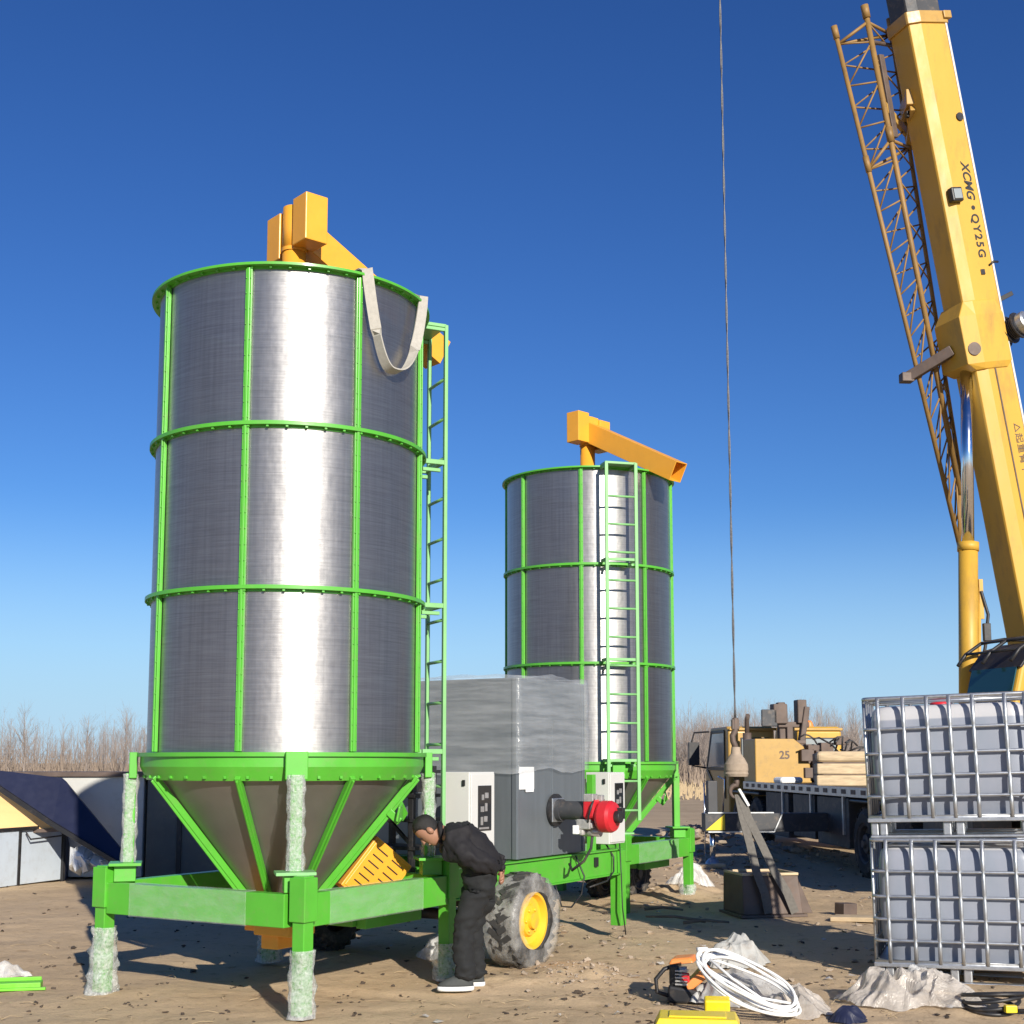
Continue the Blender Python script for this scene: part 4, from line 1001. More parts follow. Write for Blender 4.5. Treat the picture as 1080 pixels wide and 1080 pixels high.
# weight box
wb0 = G(776, 968)
wb = thing('steel_weight', 'brown steel weight box on the sand with grey slings over it', 'weight', (wb0.x+.37, wb0.y+.35, 0), R(12))
mb = MB(); mb.loft([[(-.36, -.32, .03), (.36, -.32, .03), (.36, .32, .03), (-.36, .32, .03)], [(-.36, -.30, .46), (.33, -.26, .46), (.33, .3, .46), (-.36, .3, .46)]], smooth=False); mb.build('body', M['rusty'], wb, .012)
mb = MB()
for (x, y, sx, sy) in ((-.015, -.27, .68, .03), (-.015, .28, .68, .03), (-.34, 0, .03, .52), (.31, 0, .03, .52)): mb.box((x, y, .475), (sx, sy, .03))
mb.build('rim', M['wood'], wb, .004)
mb = MB(); mb.box((0, 0, .015), (.80, .7, .03)); mb.prism([(0, 0), (.16, 0), (0, .36)], .05, Matrix.Translation((.345, -.2, .03)) @ Matrix.Rotation(R(90), 4, 'X')); mb.build('base_plate', M['rusty'], wb, .004)
hp = Vector((rx0+.02, ry0, U(776, 838, ry0).z))
wbp = lambda x, y, z: Matrix.Translation(wb.location) @ Matrix.Rotation(R(12), 4, 'Z') @ Vector((x, y, z))
for j, (xx, lab) in enumerate(((-.20, 'left of the two grey sling legs hanging from the crane hook'), (.02, 'right of the two grey sling legs hanging from the crane hook'))):
    t_ = wbp(xx, -.33, .50); e_ = wbp(xx+.12+.1*j, -.36, .05)
    p_ = [hp+Vector((.02*j, 0, 0)), hp.lerp(t_, .3)+Vector((-.012, 0, 0)), hp.lerp(t_, .65), t_, t_.lerp(e_, .5)+Vector((.02, -.015, 0)), e_]
    mb = MB(); mb.ribbon(p_, Vector((1, .25, 0)), .10, .012); tag(mb.build('sling_leg', M['darkstrap']), lab, 'sling')

# ---------------------------------------------------------------- totes
def make_tote(label, loc, rz, level, tilt, lid):
    t = thing('liquid_tote', label, 'tote', loc, rz, 'stacked caged liquid totes'); t.rotation_euler = (0, tilt, rz)
    w_, d_, h_ = 1.30, 1.05, 1.15
    # pallet
    mb = MB(); mb.box((0, 0, .145), (w_+.03, d_+.03, .035)); mb.box((0, 0, .012), (w_, .08, .02)); mb.box((0, -d_/2+.05, .012), (w_, .08, .02)); mb.box((0, d_/2-.05, .012), (w_, .08, .02)); pal = mb.build('pallet', M['galv'], t, .006)
    for x in (-.58, 0, .58):
        for y in (-.46, 0, .44):
            mb = MB()
            if x == 0:
                for s in (-.05, .05): mb.box((s, y, .075), (.065, .09, .108))
            else:
                for s in (-.035, .035): mb.box((x+s, y, .075), (.06, .09, .108))
            mb.build('pallet_foot', M['galv'], pal, .01)
    # bottle with rounded, gently bulging walls
    def ring(z, k, n=64, cut=0.0):
        out = []
        for i in range(n):
            a = 2*math.pi*i/n; c, s = math.cos(a), math.sin(a); e = 2/10.0
            out.append((math.copysign(abs(c)**e, c)*(w_/2-.035)*k, math.copysign(abs(s)**e, s)*(d_/2-.035)*k, z))
        return out
    prof = [(.165, .90), (.18, .925), (.30, .93), (.325, .965), (.36, .985), (.5, .995), (.7, 1.0), (.85, .995), (.98, .985), (1.035, .965), (1.065, .92), (1.075, .85)]
    mb = MB(); mb.loft([ring(z, k) for z, k in prof], smooth=True); bot = mb.build('bottle', bottle_mat('tote_bottle', level), t)
    mb = MB(); mb.lathe([(.001, 1.10), (.075, 1.10), (.085, 1.09), (.085, 1.07), (.001, 1.07)], 28, Matrix.Translation((-.05, -.22 if lid == 'red' else 0, 0))); mb.build('lid', M['red'] if lid == 'red' else M['black'], bot)
    # cage
    mb = MB(); mb.tube([(x, y, .17) for x, y in ((-w_/2, -d_/2), (w_/2, -d_/2), (w_/2, d_/2), (-w_/2, d_/2))], .014, 8, closed=True)
    cage = mb.build('cage', M['galv'], t)
    def loop(z, r):
        pts = []; rc = .06
        for cx, cy, a0 in ((w_/2-rc, -d_/2+rc, -90), (w_/2-rc, d_/2-rc, 0), (-w_/2+rc, d_/2-rc, 90), (-w_/2+rc, -d_/2+rc, 180)):
            for k in range(5): a = R(a0+k*22.5); pts.append((cx+rc*math.cos(a), cy+rc*math.sin(a), z))
        m_ = MB(); m_.tube(pts, r, 8, closed=True); return m_
    for z in (.335, .505, .685, .885): loop(z, .013).build('hoop_bar', M['galv'], cage)
    loop(1.135, .016).build('top_rail', M['galv'], cage)
    pos = [-.535, -.335, -.15, .025, .205, .45, .60]
    for y, s in ((-d_/2-.006, -1), (d_/2+.006, 1)):
        for x in pos:
            mb = MB(); mb.tube([(x, y, z) for z in (.16, .31, .335, .36, .48, .505, .53, .66, .685, .71, .86, .885, .91, 1.14)], [.017, .017, .012, .017, .017, .012, .017, .017, .012, .017, .017, .012, .017, .017], 8); mb.build('upright_bar', M['galv'], cage)
    for x in (-w_/2-.006, w_/2+.006):
        for y in (-.42, -.2, 0, .2, .42):
            mb = MB(); mb.tube([(x, y, .16), (x, y, 1.14)], .013, 8); mb.build('upright_bar', M['galv'], cage)
    mb = MB()
    for y in (-.22, .22): mb.tube([(-w_/2, y, 1.135), (w_/2, y, 1.135)], .012, 8)
    mb.build('top_bar', M['galv'], cage)
    return t
tp = G(925, 1033); ta = R(-20)
tc = Vector((tp.x, tp.y, 0))+Matrix.Rotation(ta, 3, 'Z') @ Vector((.65, .525, 0))
make_tote('lower caged white tote of grey liquid, standing on the sand', (tc.x, tc.y, -.015), ta, 1.055, R(-.8), 'grey')
make_tote('upper caged white tote with red lid, stacked on another tote', (tc.x-.015, tc.y, 1.142), ta, .955, R(-1.6), 'red')

# ---------------------------------------------------------------- person
def skin_mesh(name, pts, edges, rad, mat, parent, sub=2, root=0):
    me = bpy.data.meshes.new(name); me.from_pydata([Vector(p)[:] for p in pts], edges, []); me.update()
    o = bpy.data.objects.new(name, me); COL.objects.link(o)
    me.skin_vertices.new() if hasattr(me.skin_vertices, 'new') and len(me.skin_vertices) == 0 else None
    sk = o.modifiers.new('skin', 'SKIN'); sk.use_smooth_shade = True
    bpy.context.view_layer.update()
    if len(me.skin_vertices) == 0:
        import bmesh
        bm = bmesh.new(); bm.from_mesh(me); bm.verts.layers.skin.verify(); bm.to_mesh(me); bm.free()
    for i, v in enumerate(me.skin_vertices[0].data):
        r = rad[i]; v.radius = r if isinstance(r, tuple) else (r, r); v.use_root = (i == root)
    sb = o.modifiers.new('sub', 'SUBSURF'); sb.levels = sub; sb.render_levels = sub
    bpy.context.view_layer.update()
    dg = bpy.context.evaluated_depsgraph_get()
    m2 = bpy.data.meshes.new_from_object(o.evaluated_get(dg)); m2.name = name
    bpy.data.objects.remove(o)
    for p in m2.polygons: p.use_smooth = True
    m2.materials.clear(); m2.materials.append(mat)
    o = bpy.data.objects.new(name, m2); COL.objects.link(o); o.parent = parent
    return o
pf = G(494, 1043)
man = thing('person', 'person in black jacket and trousers bending forward beside the wheel', 'person', (pf.x, pf.y, ground_z(pf.x, pf.y)+.012), R(180))
# local: +x = facing (left in the photo), +y = away... (y toward the camera after the half turn)
hip = (-.085, 0, .83)
def J(f, s, z): return (f, s, z)
# body: pelvis, spine, neck, head, arms, legs as one skin
P = [J(-.09, 0, .83), J(-.03, 0, .98), J(.06, 0, 1.09), J(.155, 0, 1.17), J(.215, 0, 1.195), J(.275, 0, 1.21)]
E = [(0, 1), (1, 2), (2, 3), (3, 4), (4, 5)]
Rd = [(.06, .06), (.055, .055), (.07, .07), (.07, .06), .058, .062]
for s in (1, -1):
    b = len(P); df = .03 if s > 0 else -.05
    P += [J(.13, s*.15, 1.14), J(-.02, s*.22, 1.03), J(-.16, s*.14, .96), J(-.215, s*.05, .93)]
    E += [(3, b), (b, b+1), (b+1, b+2), (b+2, b+3)]; Rd += [.055, .045, .038, .034]
    b = len(P)
    P += [J(-.08+df*.3, s*.09, .76), J(.02+df*.7, s*.095, .45), J(-.015+df, s*.10, .09)]
    E += [(0, b), (b, b+1), (b+1, b+2)]; Rd += [.055, .045, .04]
body = skin_mesh('body', P, E, Rd, M['skin'], man)
# head with face: lofted ovoid tilted forward-down
head = MB(); hc = Vector((.325, 0, 1.205)); pitch = R(58)
Mh = Matrix.Translation(hc) @ Matrix.Rotation(pitch, 4, 'Y')     # local x face direction, z crown
rings = []
for (z, xf, xb, wy) in ((-.125, .052, .0, .028), (-.105, .075, .03, .05), (-.07, .082, .06, .062), (-.03, .083, .085, .070), (.0, .082, .098, .074), (.04, .084, .102, .077), (.08, .070, .095, .070), (.105, .045, .07, .052), (.12, .012, .03, .02)):
    rings.append([((xf if math.cos(a) > 0 else xb)*math.cos(a), wy*math.sin(a), z) for a in [2*math.pi*k/24 for k in range(24)]])
head.loft(rings, Mh, True)
head.loft([[(.078, -.014, -.035), (.078, .014, -.035), (.112, .010, -.04), (.112, -.010, -.04)], [(.076, -.008, .015), (.076, .008, .015), (.085, .006, .015), (.085, -.006, .015)]], Mh, True)
head.tube([(.076, -.022, -.072), (.086, 0, -.072), (.076, .022, -.072)], .006, 6, M=Mh)
for s in (1, -1):
    head.loft([[(-.015+.022*math.cos(a), s*.072, -.02+.034*math.sin(a)) for a in [k*math.pi/5 for k in range(10)]], [(-.02+.020*math.cos(a), s*.092, -.018+.032*math.sin(a)) for a in [k*math.pi/5 for k in range(10)]]], Mh, True)
hd_o = head.build('head', M['skin'], man)
eye = MB()
for s in (1, -1): eye.lathe([(.001, .010), (.007, .007), (.010, 0), (.007, -.007), (.001, -.01)], 10, Mh @ Matrix.Translation((.072, s*.03, .006)))
eye.build('eye', M['black'], hd_o)
hr = MB(); rings = []
for (z, xf, xb, wy) in ((-.06, -.03, .068, .060), (-.03, -.025, .094, .074), (.01, -.01, .107, .080), (.045, .04, .110, .083), (.075, .078, .104, .078), (.10, .062, .086, .064), (.125, .03, .045, .035), (.132, .005, .012, .008)):
    rings.append([((xf if math.cos(a) > 0 else xb)*math.cos(a)+.0, wy*math.sin(a), z) for a in [2*math.pi*k/28 for k in range(28)]])
hr.loft(rings, Mh, True); hr.build('hair', M['hair'], man)
# jacket
P = [J(-.12, 0, .83), J(-.105, 0, .95), J(-.03, 0, 1.065), J(.06, 0, 1.135), J(.15, 0, 1.17), J(.205, 0, 1.19)]
E = [(0, 1), (1, 2), (2, 3), (3, 4), (4, 5)]
Rd = [(.215, .165), (.22, .17), (.225, .175), (.225, .17), (.18, .14), (.10, .09)]
for s in (1, -1):
    b = len(P)
    P += [J(.12, s*.17, 1.13), J(.05, s*.235, 1.06), J(-.04, s*.25, 1.005), J(-.14, s*.20, .96), J(-.225, s*.085, .93)]
    E += [(4, b), (b, b+1), (b+1, b+2), (b+2, b+3), (b+3, b+4)]; Rd += [.105, .098, .09, .078, .062]
jk = skin_mesh('jacket', P, E, Rd, M['jacket'], man, 3)
for v in jk.data.vertices:
    n = fbm(v.co.x*9+v.co.z*9, v.co.y*9, (v.co.z-v.co.x)*20, 4); v.co += v.normal*(.020*n)
mb = MB(); mb.tube([(.215+.02*math.sin(a)*0+.012*math.cos(a), .072*math.sin(a), 1.19+.07*math.cos(a)) for a in [k*math.pi/10 for k in range(20)]], .02, 8, closed=True); mb.build('collar', M['jacket'], jk)
mb = MB()
for i in range(9): 
    a = -1.2+i*.3; mb.tube([(-.225+.012*math.cos(i*2.1), .02*math.sin(i), 1.02-.012*i), (-.265+.01*math.sin(i*1.7), .03*math.cos(i*2), 1.0-.012*i), (-.25, .02, .965-.012*i)], .022, 6)
mb.build('jacket_fold', M['jacket'], jk)
# trousers
P = [J(-.085, 0, .93), J(-.10, 0, .83), J(-.055, 0, 1.03)]
E = [(0, 1), (0, 2)]; Rd = [(.19, .165), (.20, .185), (.15, .12)]
for s in (1, -1):
    b = len(P); df = .03 if s > 0 else -.05
    P += [J(-.07+df*.3, s*.085, .72), J(-.02+df*.5, s*.09, .58), J(.015+df*.7, s*.095, .44), J(.01+df, s*.10, .28), J(-.01+df, s*.10, .13), J(-.01+df, s*.10, .07)]
    E += [(1, b)]+[(b+i, b+i+1) for i in range(5)]; Rd += [(.112, .130), (.100, .114), (.086, .097), (.081, .093), (.079, .093), (.078, .093)]
tr = skin_mesh('trousers', P, E, Rd, M['trouser'], man, 3, 1)
for v in tr.data.vertices:
    n = fbm(v.co.x*9+v.co.z*5, v.co.y*9, v.co.z*24, 4); k = 1.5 if (v.co.z < .2 or abs(v.co.z-.44) < .1 or v.co.z > .7) else .8; v.co += v.normal*(.017*n*k)
for s in (1, -1):
    df = .03 if s > 0 else -.05
    Ms = Matrix.Translation((-.01+df, s*.10, 0)) @ Matrix.Rotation(R(6*s), 4, 'Z')
    foot = lambda z, k: [(.06+.155*k*math.cos(a)*(1.0 if math.cos(a) > 0 else .82), .046*k*math.sin(a)*(1+.12*math.cos(a)), z) for a in [2*math.pi*i/20 for i in range(20)]]
    mb = MB(); mb.loft([foot(.03, .99), foot(.05, .97), [(x*.9-.005, y*.92, z+.004*0+(.02 if x < .05 else 0)) for x, y, z in foot(.075, .92)], [(x*.55-.02, y*.85, z) for x, y, z in foot(.115, .80)]], Ms, True); sh = mb.build('shoe', M['shoe'], man)
    mb = MB(); mb.loft([foot(.0, .98), foot(.012, 1.02), foot(.034, 1.01)], Ms, True); mb.build('sole', M['sole'], sh)
# gloved hands clasped behind the back
for s in (1, -1):
    hb_ = Vector((-.245, s*.045, .905)); d = Vector((-.35, -s*.55, -.75)).normalized(); side = d.cross(Vector((1, 0, 0))).normalized(); palm = side.cross(d).normalized()
    P = [hb_, hb_+d*.045]; E = [(0, 1)]; Rd = [(.022, .030), (.018, .036)]
    for k, (off, L) in enumerate(((-.030, .062), (-.010, .074), (.011, .070), (.030, .055))):
        b = len(P); r0 = hb_+d*.06+side*off
        P += [r0, r0+d*L*.45+palm*.008, r0+d*L*.75+palm*.026, r0+d*L*.8+palm*.048]; E += [(1, b), (b, b+1), (b+1, b+2), (b+2, b+3)]; Rd += [.0105, .010, .009, .0085]
    b = len(P); r0 = hb_+d*.02-side*.036
    P += [r0, r0+d*.03-side*.012+palm*.02, r0+d*.055-side*.006+palm*.036]; E += [(0, b), (b, b+1), (b+1, b+2)]; Rd += [.012, .0105, .009]
    skin_mesh('hand', P, E, Rd, M['skin'], man, 1)

# ---------------------------------------------------------------- loose things on the ground
def lump(mb, p, s, rnd, flat=.6, n=14):
    import bmesh
    bm = bmesh.new()
    for _ in range(n): bm.verts.new(Vector((rnd.gauss(0, 1), rnd.gauss(0, 1), rnd.gauss(0, 1))).normalized()*s*(.7+.5*rnd.random()))
    bmesh.ops.convex_hull(bm, input=bm.verts)
    bm.verts.ensure_lookup_table(); bm.verts.index_update()
    vs = [Vector(v.co) for v in bm.verts]; fs = [[v.index for v in f.verts] for f in bm.faces]; bm.free()
    mb.add([(p[0]+v.x, p[1]+v.y, p[2]+v.z*flat) for v in vs], fs)
# sacks and plastic under the cable coil
c = G(790, 1056)
o = crumple(c.x, c.y+.10, .42, .48, .22, 4, 70, .2, .8).build('plastic_sheet', M['sheet'])
tag(o, 'grey crumpled plastic sheet lying under the white cable coil', 'plastic sheet')
s_ = G(778, 1018); o = crumple(s_.x, s_.y+.05, .29, .24, .36, 17, 60, .5, .28).build('stuffed_sack', M['sack']); tag(o, 'light grey stuffed sack standing highest behind the white cable coil', 'sack')
s2 = G(745, 1056); o = crumple(s2.x+.02, s2.y+.04, .17, .17, .22, 19, 50, .1, .28).build('stuffed_sack', M['sack']); tag(o, 'small grey sack between the orange power tool and the cable coil', 'sack')
cc = U(789, 1036, 9.45); mb = MB()
ev = Vector((.325, -.10, -.150)); eu = Vector((.07, .20, .095))
rnd = random.Random(3); nn_ = ev.cross(eu).normalized()
for i in range(6):
    kx, ky = 1+rnd.uniform(-.13, .06), 1+rnd.uniform(-.3, .12); oc_ = cc+ev*rnd.uniform(-.06, .06)+eu*rnd.uniform(-.15, .1)-nn_*(.012*i-.03)
    mb.tube([oc_+ev*kx*math.cos(a)+eu*ky*math.sin(a)+nn_*(.012*math.sin(3*a+i)) for a in [2*math.pi*k/48 for k in range(48)]], .0105, 8, closed=True)
mb.tube([cc+ev*.85, cc+ev*.3-eu*.45, cc-ev*.3-eu*.2, cc-ev*.8+eu*.2], .0105, 8)
mb.tube([cc-ev*.95+eu*.1, cc-ev*1.06+eu*.4, cc-ev*.9+eu*.62], .018, 8)
cab_o = mb.build('cable_coil', M['cable_white']); tag(cab_o, 'coil of white cable thrown over grey plastic in the foreground', 'cable')
c = G(838, 1066); o = crumple(c.x, c.y, .30, .28, .14, 12, 60, .6).build('plastic_sheet', M['beige_sheet']); tag(o, 'beige thin plastic sheet spreading right of the white cable coil', 'plastic sheet')
# power tool
p = G(727, 1056); tl = thing('power_tool', 'orange and black petrol power tool left of the cable coil', 'power tool', (p.x, p.y+.08, ground_z(p.x, p.y)), R(-15))
mb = MB(); mb.loft([[(-.14, -.12, .0), (.15, -.12, 0), (.17, .12, 0), (-.14, .12, 0)], [(-.13, -.12, .13), (.10, -.12, .10), (.14, .12, .12), (-.13, .12, .15)]], smooth=False); mb.box((-.09, .0, .20), (.07, .2, .16)); mb.build('body', M['black'], tl, .02)
mb = MB(); mb.loft([[(-.13, -.10, .27), (.06, -.08, .29), (.08, .12, .30), (-.12, .12, .28)], [(-.11, -.08, .315), (.03, -.06, .33), (.05, .10, .335), (-.10, .10, .32)]], smooth=False); mb.build('top_cover', M['tool_orange'], tl, .015)
mb = MB(); mb.loft([[(.02, -.11, .08), (.18, -.06, .20), (.16, .10, .24), (.03, .10, .10)], [(.0, -.12, .14), (.13, -.08, .26), (.11, .10, .28), (.0, .09, .16)]], smooth=False); mb.build('side_cover', M['tool_orange'], tl, .012)
mb = MB()
for i in range(5): mb.box((-.03, -.09, .14+i*.024), (.09, .07, .010))
mb.tube([(-.03, -.06, .12), (-.03, -.06, .26)], .035, 14); mb.build('engine', M['alu'], tl)
mb = MB(); mb.box((.0, -.115, .19), (.06, .02, .07)); mb.build('fuel_cap', M['red'], tl, .01)
mb = MB(); mb.tube([(-.12, -.1, .05), (-.21, -.12, .08), (-.22, -.11, .17), (-.16, -.08, .24), (-.1, -.06, .26)], .016, 8); mb.build('handle', M['black'], tl)
# yellow case
p = G(736, 1096); cs = thing('tool_case', 'bright yellow tool case at the bottom edge of the picture', 'case', (p.x, p.y, ground_z(p.x, p.y)), R(-8))
mb = MB(); mb.box((0, 0, .05), (.56, .36, .10)); mb.build('base', M['black'], cs, .02)
mb = MB(); mb.loft([[(-.27, -.17, .10), (.27, -.17, .10), (.27, .17, .10), (-.27, .17, .10)], [(-.24, -.15, .16), (.24, -.15, .16), (.24, .15, .16), (-.24, .15, .16)]], smooth=False); mb.box((0, 0, .163), (.36, .2, .012)); mb.build('lid', M['case_yellow'], cs, .012)
mb = MB(); mb.tube([(-.08, .19, .09), (-.08, .23, .09), (.08, .23, .09), (.08, .19, .09)], .013, 8); mb.build('handle', M['black'], cs)
p = G(757, 1078); mb = MB(); mb.box((0, 0, .05), (.17, .10, .10)); o = mb.build('battery_pack', M['case_yellow'], None, .012, (p.x, p.y+.02, ground_z(p.x, p.y)+.06), (.2, 0, -.1)); tag(o, 'small yellow box lying beside the yellow tool case', 'box')
# plastic bundle by the totes
c = G(962, 1062); o = crumple(c.x, c.y+.1, .50, .36, .22, 21, 60, -.2, 1.2).build('plastic_sheet', M['beige_sheet']); tag(o, 'crumpled whitish plastic sheet in front of the lower tote', 'plastic sheet')
c = G(985, 1044); o = crumple(c.x-.05, c.y+.05, .20, .16, .17, 33, 40, .4, 1.2).build('plastic_bag', M['film']); tag(o, 'clear plastic bag between the plastic sheet and the lower tote', 'plastic bag')
c = G(895, 1076); o = crumple(c.x, c.y, .15, .10, .08, 41, 34).build('work_glove', M['navy']); tag(o, 'dark blue glove on the sand left of the whitish plastic sheet', 'glove')
# black hose coil
p = G(1045, 1068); mb = MB()
for i in range(4):
    mb.tube([(p.x+(.17+.015*i)*math.cos(a)+.01*i, p.y+(.15+.012*i)*math.sin(a), .03+.028*i+.03*math.sin(a+i)+ground_z(p.x, p.y)) for a in [2*math.pi*k/40 for k in range(40)]], .014, 8, closed=True)
mb.tube([(p.x+.15, p.y-.1, .03), (p.x+.35, p.y-.08, .03), (p.x+.6, p.y-.02, .02), (p.x+.9, p.y+.1, .02)], .014, 8)
ho = mb.build('hose_coil', M['black']); tag(ho, 'coil of black hose with yellow tag below the lower tote', 'hose')
mb = MB(); mb.box((p.x+.07, p.y-.19, .06), (.08, .05, .05)); mb.build('tag', M['case_yellow'], ho, .006)
# green scrap and bag at left
p = G(18, 1044); gs = thing('steel_offcut', 'bright lime green sheet metal offcut at the far left edge', 'metal scrap', (p.x, p.y, ground_z(p.x, p.y)), R(12))
mb = MB(); mb.box((0, 0, .03), (.36, .14, .05)); mb.box((0, .065, .055), (.34, .012, .05)); mb.build('panel', M['lime'], gs, .006)
mb = MB(); mb.box((.02, -.085, .012), (.40, .04, .02)); mb.build('flange', M['lime'], gs, .003)
c = G(4, 1034); o = crumple(c.x, c.y+.1, .17, .12, .14, 51, 36).build('plastic_bag', M['film']); tag(o, 'clear plastic bag behind the lime green offcut', 'plastic bag')
# plastic by the wheel and at the far dryer foot
c = G(462, 1012); o = crumple(c.x+.05, c.y+.25, .26, .22, .26, 61, 46, .2, 1.3).build('film_heap', M['film']); tag(o, 'heap of clear film on the sand just behind the bending person', 'plastic film')
c = G(515, 1010); o = crumple(c.x, c.y+.05, .26, .16, .20, 71, 46, -.3, 1.3).build('film_heap', M['film']); tag(o, 'torn clear film trailing from the wheel to the person', 'plastic film')
c = G(728, 940); o = crumple(c.x, c.y, .32, .26, .28, 81, 46, .1, 1.2).build('film_heap', M['film']); tag(o, 'crumpled clear film round the right foot of the rear dryer', 'plastic film')
# wood offcuts right of the weight
p = G(892, 966); mb = MB(); mb.box((0, 0, .07), (.20, .16, .15)); o = mb.build('timber_block', M['rusty'], None, .01, (p.x, p.y, 0), (0, .05, .5)); tag(o, 'dark short timber block on the sand left of the totes', 'timber')
p = G(915, 972); mb = MB(); mb.box((0, 0, .04), (1.2, .28, .05)); o = mb.build('pale_plank', M['wood'], None, .006, (p.x+.2, p.y-.1, 0), (0, -.03, -.45)); tag(o, 'pale plank lying half behind the lower tote', 'plank')
for i, (px, py, L, rz, lab) in enumerate(((712, 972, .75, 2.5, 'long bent stick in the shade below the steel weight'), (745, 976, .5, .1, 'short stick in the shade nearest the grey sack'), (700, 962, .45, -.2, 'thin stick in the shade left of the steel weight'))):
    p = G(px, py); mb = MB(); mb.tube([(p.x-L/2*math.cos(rz), p.y-L/2*math.sin(rz), .03), (p.x, p.y+.05, .05), (p.x+L/2*math.cos(rz), p.y+L/2*math.sin(rz), .03)], [.02, .016, .012], 7); o = mb.build('stick', M['twig']); tag(o, lab, 'stick', 'sticks in the shade')
# scattered clods, leaves, pebbles
rnd = random.Random(11); mb = MB(); mb2 = MB()
def inground(px, py): 
    p = G(px, py); return p.x, p.y
cl = 0
while cl < 620:
    px = rnd.uniform(-20, 1100); py = 830+250*rnd.random()**.75
    x, y = inground(px, py)
    den = noise.noise(Vector((x*.8, y*.8, 3)))
    if den < rnd.uniform(-.6, .5): continue
    s = rnd.uniform(.008, .030)*(1 if rnd.random() < .93 else 1.8); cl += 1
    z = ground_z(x, y)
    if rnd.random() < .7: lump(mb, (x, y, z+s*.3), s, rnd, .45, 9)
    else:
        a = rnd.random()*6.28; L = s*2.6; n_ = 3
        for q in range(n_): lump(mb, (x+math.cos(a)*L*(q-1)*.8+rnd.gauss(0, .01), y+math.sin(a)*L*(q-1)*.8, z+.006), s*.8, rnd, .35, 8)
tag(mb.build('earth_clods', M['clod']), 'dark dry leaves and earth clods scattered over the sand', 'clods', kind='stuff')
for i in range(260):
    px = rnd.uniform(540, 930); py = rnd.uniform(915, 1060) if rnd.random() < .5 else rnd.uniform(905, 960)
    x, y = inground(px, py); lump(mb2, (x, y, ground_z(x, y)+.01), rnd.uniform(.01, .05), rnd, .6, 10)
for i in range(500):
    x = rnd.gauss(3.6, 1.2); y = rnd.gauss(24.2, 1.4); lump(mb2, (x, y, ground_z(x, y)+.01), rnd.uniform(.02, .11), rnd, .6, 10)
for i in range(120):
    a = rnd.random()*6.28; r_ = rnd.random()**.5*.6; x = .55+r_*math.cos(a)*.7; y = 11.2+r_*math.sin(a); lump(mb2, (x, y, ground_z(x, y)+.005), rnd.uniform(.008, .03), rnd, .6, 9)
lit = MB()
for i in range(170):
    px = rnd.uniform(-10, 1090); py = rnd.uniform(935, 1085); x, y = inground(px, py); z = ground_z(x, y)+.006
    a = rnd.random()*6.28; L = rnd.uniform(.02, .09)
    lit.tube([(x, y, z), (x+math.cos(a)*L, y+math.sin(a)*L, z+rnd.uniform(0, .02)), (x+math.cos(a+.3)*L*1.8, y+math.sin(a+.3)*L*1.8, z)], .0022, 4)
tag(lit.build('straw', M['drygrass']), 'pale straw bits lying loose on the sand', 'straw', kind='stuff')
scr = MB()
for i in range(60):
    px = rnd.gauss(760, 190); py = rnd.uniform(945, 1080); x, y = inground(px, py); z = ground_z(x, y)+.008; s_0 = rnd.uniform(.012, .045); a = rnd.random()*6.28
    q = [(x+math.cos(a+k*1.26)*s_0*rnd.uniform(.5, 1.2), y+math.sin(a+k*1.26)*s_0*rnd.uniform(.5, 1.2), z+rnd.uniform(0, .025)) for k in range(5)]
    scr.add([(x, y, z+.015)]+q, [(0, k+1, (k+1) % 5+1) for k in range(5)])
tag(scr.build('plastic_scraps', M['sheet']), 'small torn plastic scraps scattered over the sand', 'plastic scraps', kind='stuff')
tag(mb2.build('loose_earth', M['stone']), 'loose stones and turned earth between the machines', 'loose earth', kind='stuff')

# ---------------------------------------------------------------- trees
def tree_geo(mb, x, y, h, rnd, nb, spread, r0, z0=0.0):
    lean = Vector((rnd.gauss(0, .05), rnd.gauss(0, .05), 1))
    tops = [Vector((x, y, z0-.05))]; n = 5
    for i in range(1, n+1): tops.append(Vector((x, y, z0))+lean*h*i/n+Vector((rnd.gauss(0, .04), rnd.gauss(0, .04), 0))*h*.15)
    mb.tube(tops, [r0*(1-.88*i/n) for i in range(n+1)], 3, cap=False)
    for i in range(nb):
        t = .18+.78*rnd.random(); k = t*n; i0 = min(int(k), n-1); p = tops[i0].lerp(tops[i0+1], k-i0)
        a = rnd.random()*6.283; L = h*spread*(1.15-t*.75)*(.6+.7*rnd.random()); up = .9+rnd.random()*1.3
        d = Vector((math.cos(a), math.sin(a), up)).normalized()
        q = p+d*L*.5+Vector((0, 0, .03*L)); e = p+d*L+Vector((rnd.gauss(0, .06), 0, .16))*L
        rb = r0*(1-t*.85)*.42
        mb.tube([p, q, e], [rb, rb*.6, rb*.25], 3, cap=False)
        for j in range(3):
            u = .35+.6*rnd.random(); b = p.lerp(e, u); a2 = rnd.random()*6.283
            d2 = (d+Vector((math.cos(a2), math.sin(a2), .5))*.6).normalized()
            mb.tube([b, b+d2*L*(.3+.3*rnd.random())], [rb*.4, rb*.15], 3, cap=False)
rnd = random.Random(21)
wood = MB(); scrub = MB()
def px_at(px, Y): return (px-540)/FPX*Y
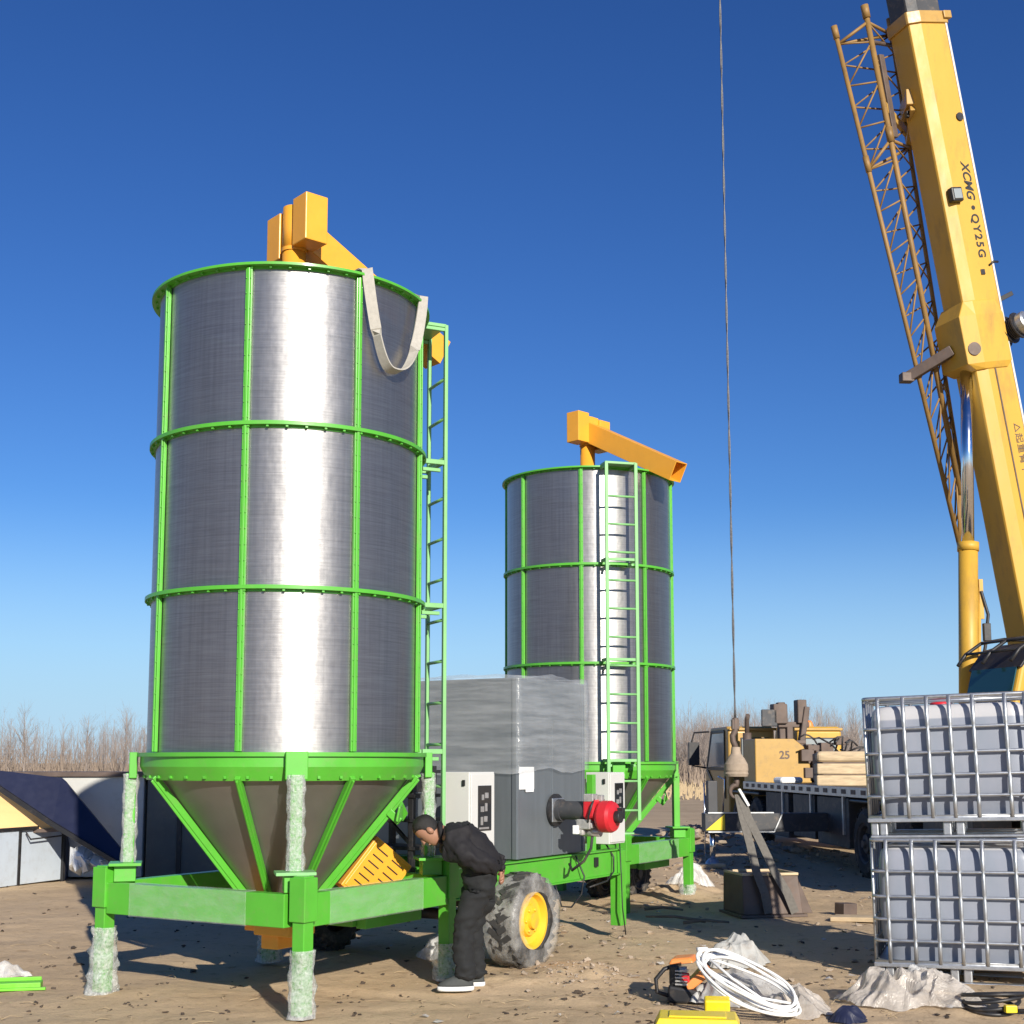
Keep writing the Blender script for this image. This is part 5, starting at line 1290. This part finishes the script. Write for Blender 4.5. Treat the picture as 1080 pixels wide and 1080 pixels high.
for i in range(2300):
    Y = rnd.uniform(105, 165); ppx = rnd.uniform(-60, 1140) if rnd.random() < .7 else rnd.uniform(690, 930); x = px_at(ppx, Y)
    cl_ = noise.noise(Vector((x*.09, Y*.02, 4)))+.5*noise.noise(Vector((x*.3, Y*.05, 9)))
    if cl_ < rnd.uniform(-1.1, .1): continue
    tree_geo(wood, x, Y, rnd.triangular(2.8, 6.6, 4.4)*(Y/130)*(1+.34*cl_)*(1.16 if ppx > 690 else 1), rnd, 17, .27, rnd.uniform(.04, .07))
tag(wood.build('distant_wood', M['bark']), 'leafless grey brown wood along the horizon behind everything', 'wood', kind='stuff')
for i in range(6500):
    Y = rnd.uniform(92, 125); x = px_at(rnd.uniform(-60, 1140), Y); h = rnd.triangular(.6, 3.2, 1.3)
    b = Vector((x, Y, 0))
    for k in range(2):
        scrub.tube([b, b+Vector((rnd.gauss(0, .16)*h, rnd.gauss(0, .1), h*rnd.uniform(.6, 1)))], [.045, .012], 3, cap=False)
tag(scrub.build('scrub_belt', M['bark2']), 'dry brown scrub growing under the distant wood', 'scrub', kind='stuff')
gr = MB()
for i in range(5200):
    Y = rnd.uniform(60, 100); x = px_at(rnd.uniform(-40, 1120), Y); h = rnd.uniform(.15, .7); b = Vector((x, Y, -.02))
    gr.add([b+Vector((-.05, 0, 0)), b+Vector((.05, 0, 0)), b+Vector((rnd.gauss(0, .12), 0, h))], [(0, 1, 2)])
tag(gr.build('dry_grass', M['drygrass']), 'straw coloured dry grass in front of the scrub', 'grass', kind='stuff')
for (px, Y, hpx, lab) in ((30, 88, 64, 'tallest bare tree at the far left of the horizon'), (12, 100, 52, 'bare tree cut by the left edge of the picture'), (134, 90, 62, 'bare bushy tree just left of the large dryer'), (94, 95, 56, 'slim bare tree between two taller trees left of the large dryer'),
                          (742, 95, 60, 'bare tree behind the mirror of the crane cab'), (815, 92, 64, 'bare tree above the engine of the crane truck'), (862, 95, 62, 'bare tree over the window of the yellow crane cab'), (898, 92, 64, 'bare tree just left of the upper tote')):
    mb = MB(); x = px_at(px, Y); tree_geo(mb, 0, 0, hpx/FPX*Y+1.2, rnd, 60, .30, .075)
    o = mb.build('bare_tree', M['bark'], None, 0, (x, Y, 0)); tag(o, lab, 'tree', 'bare trees standing out from the wood')
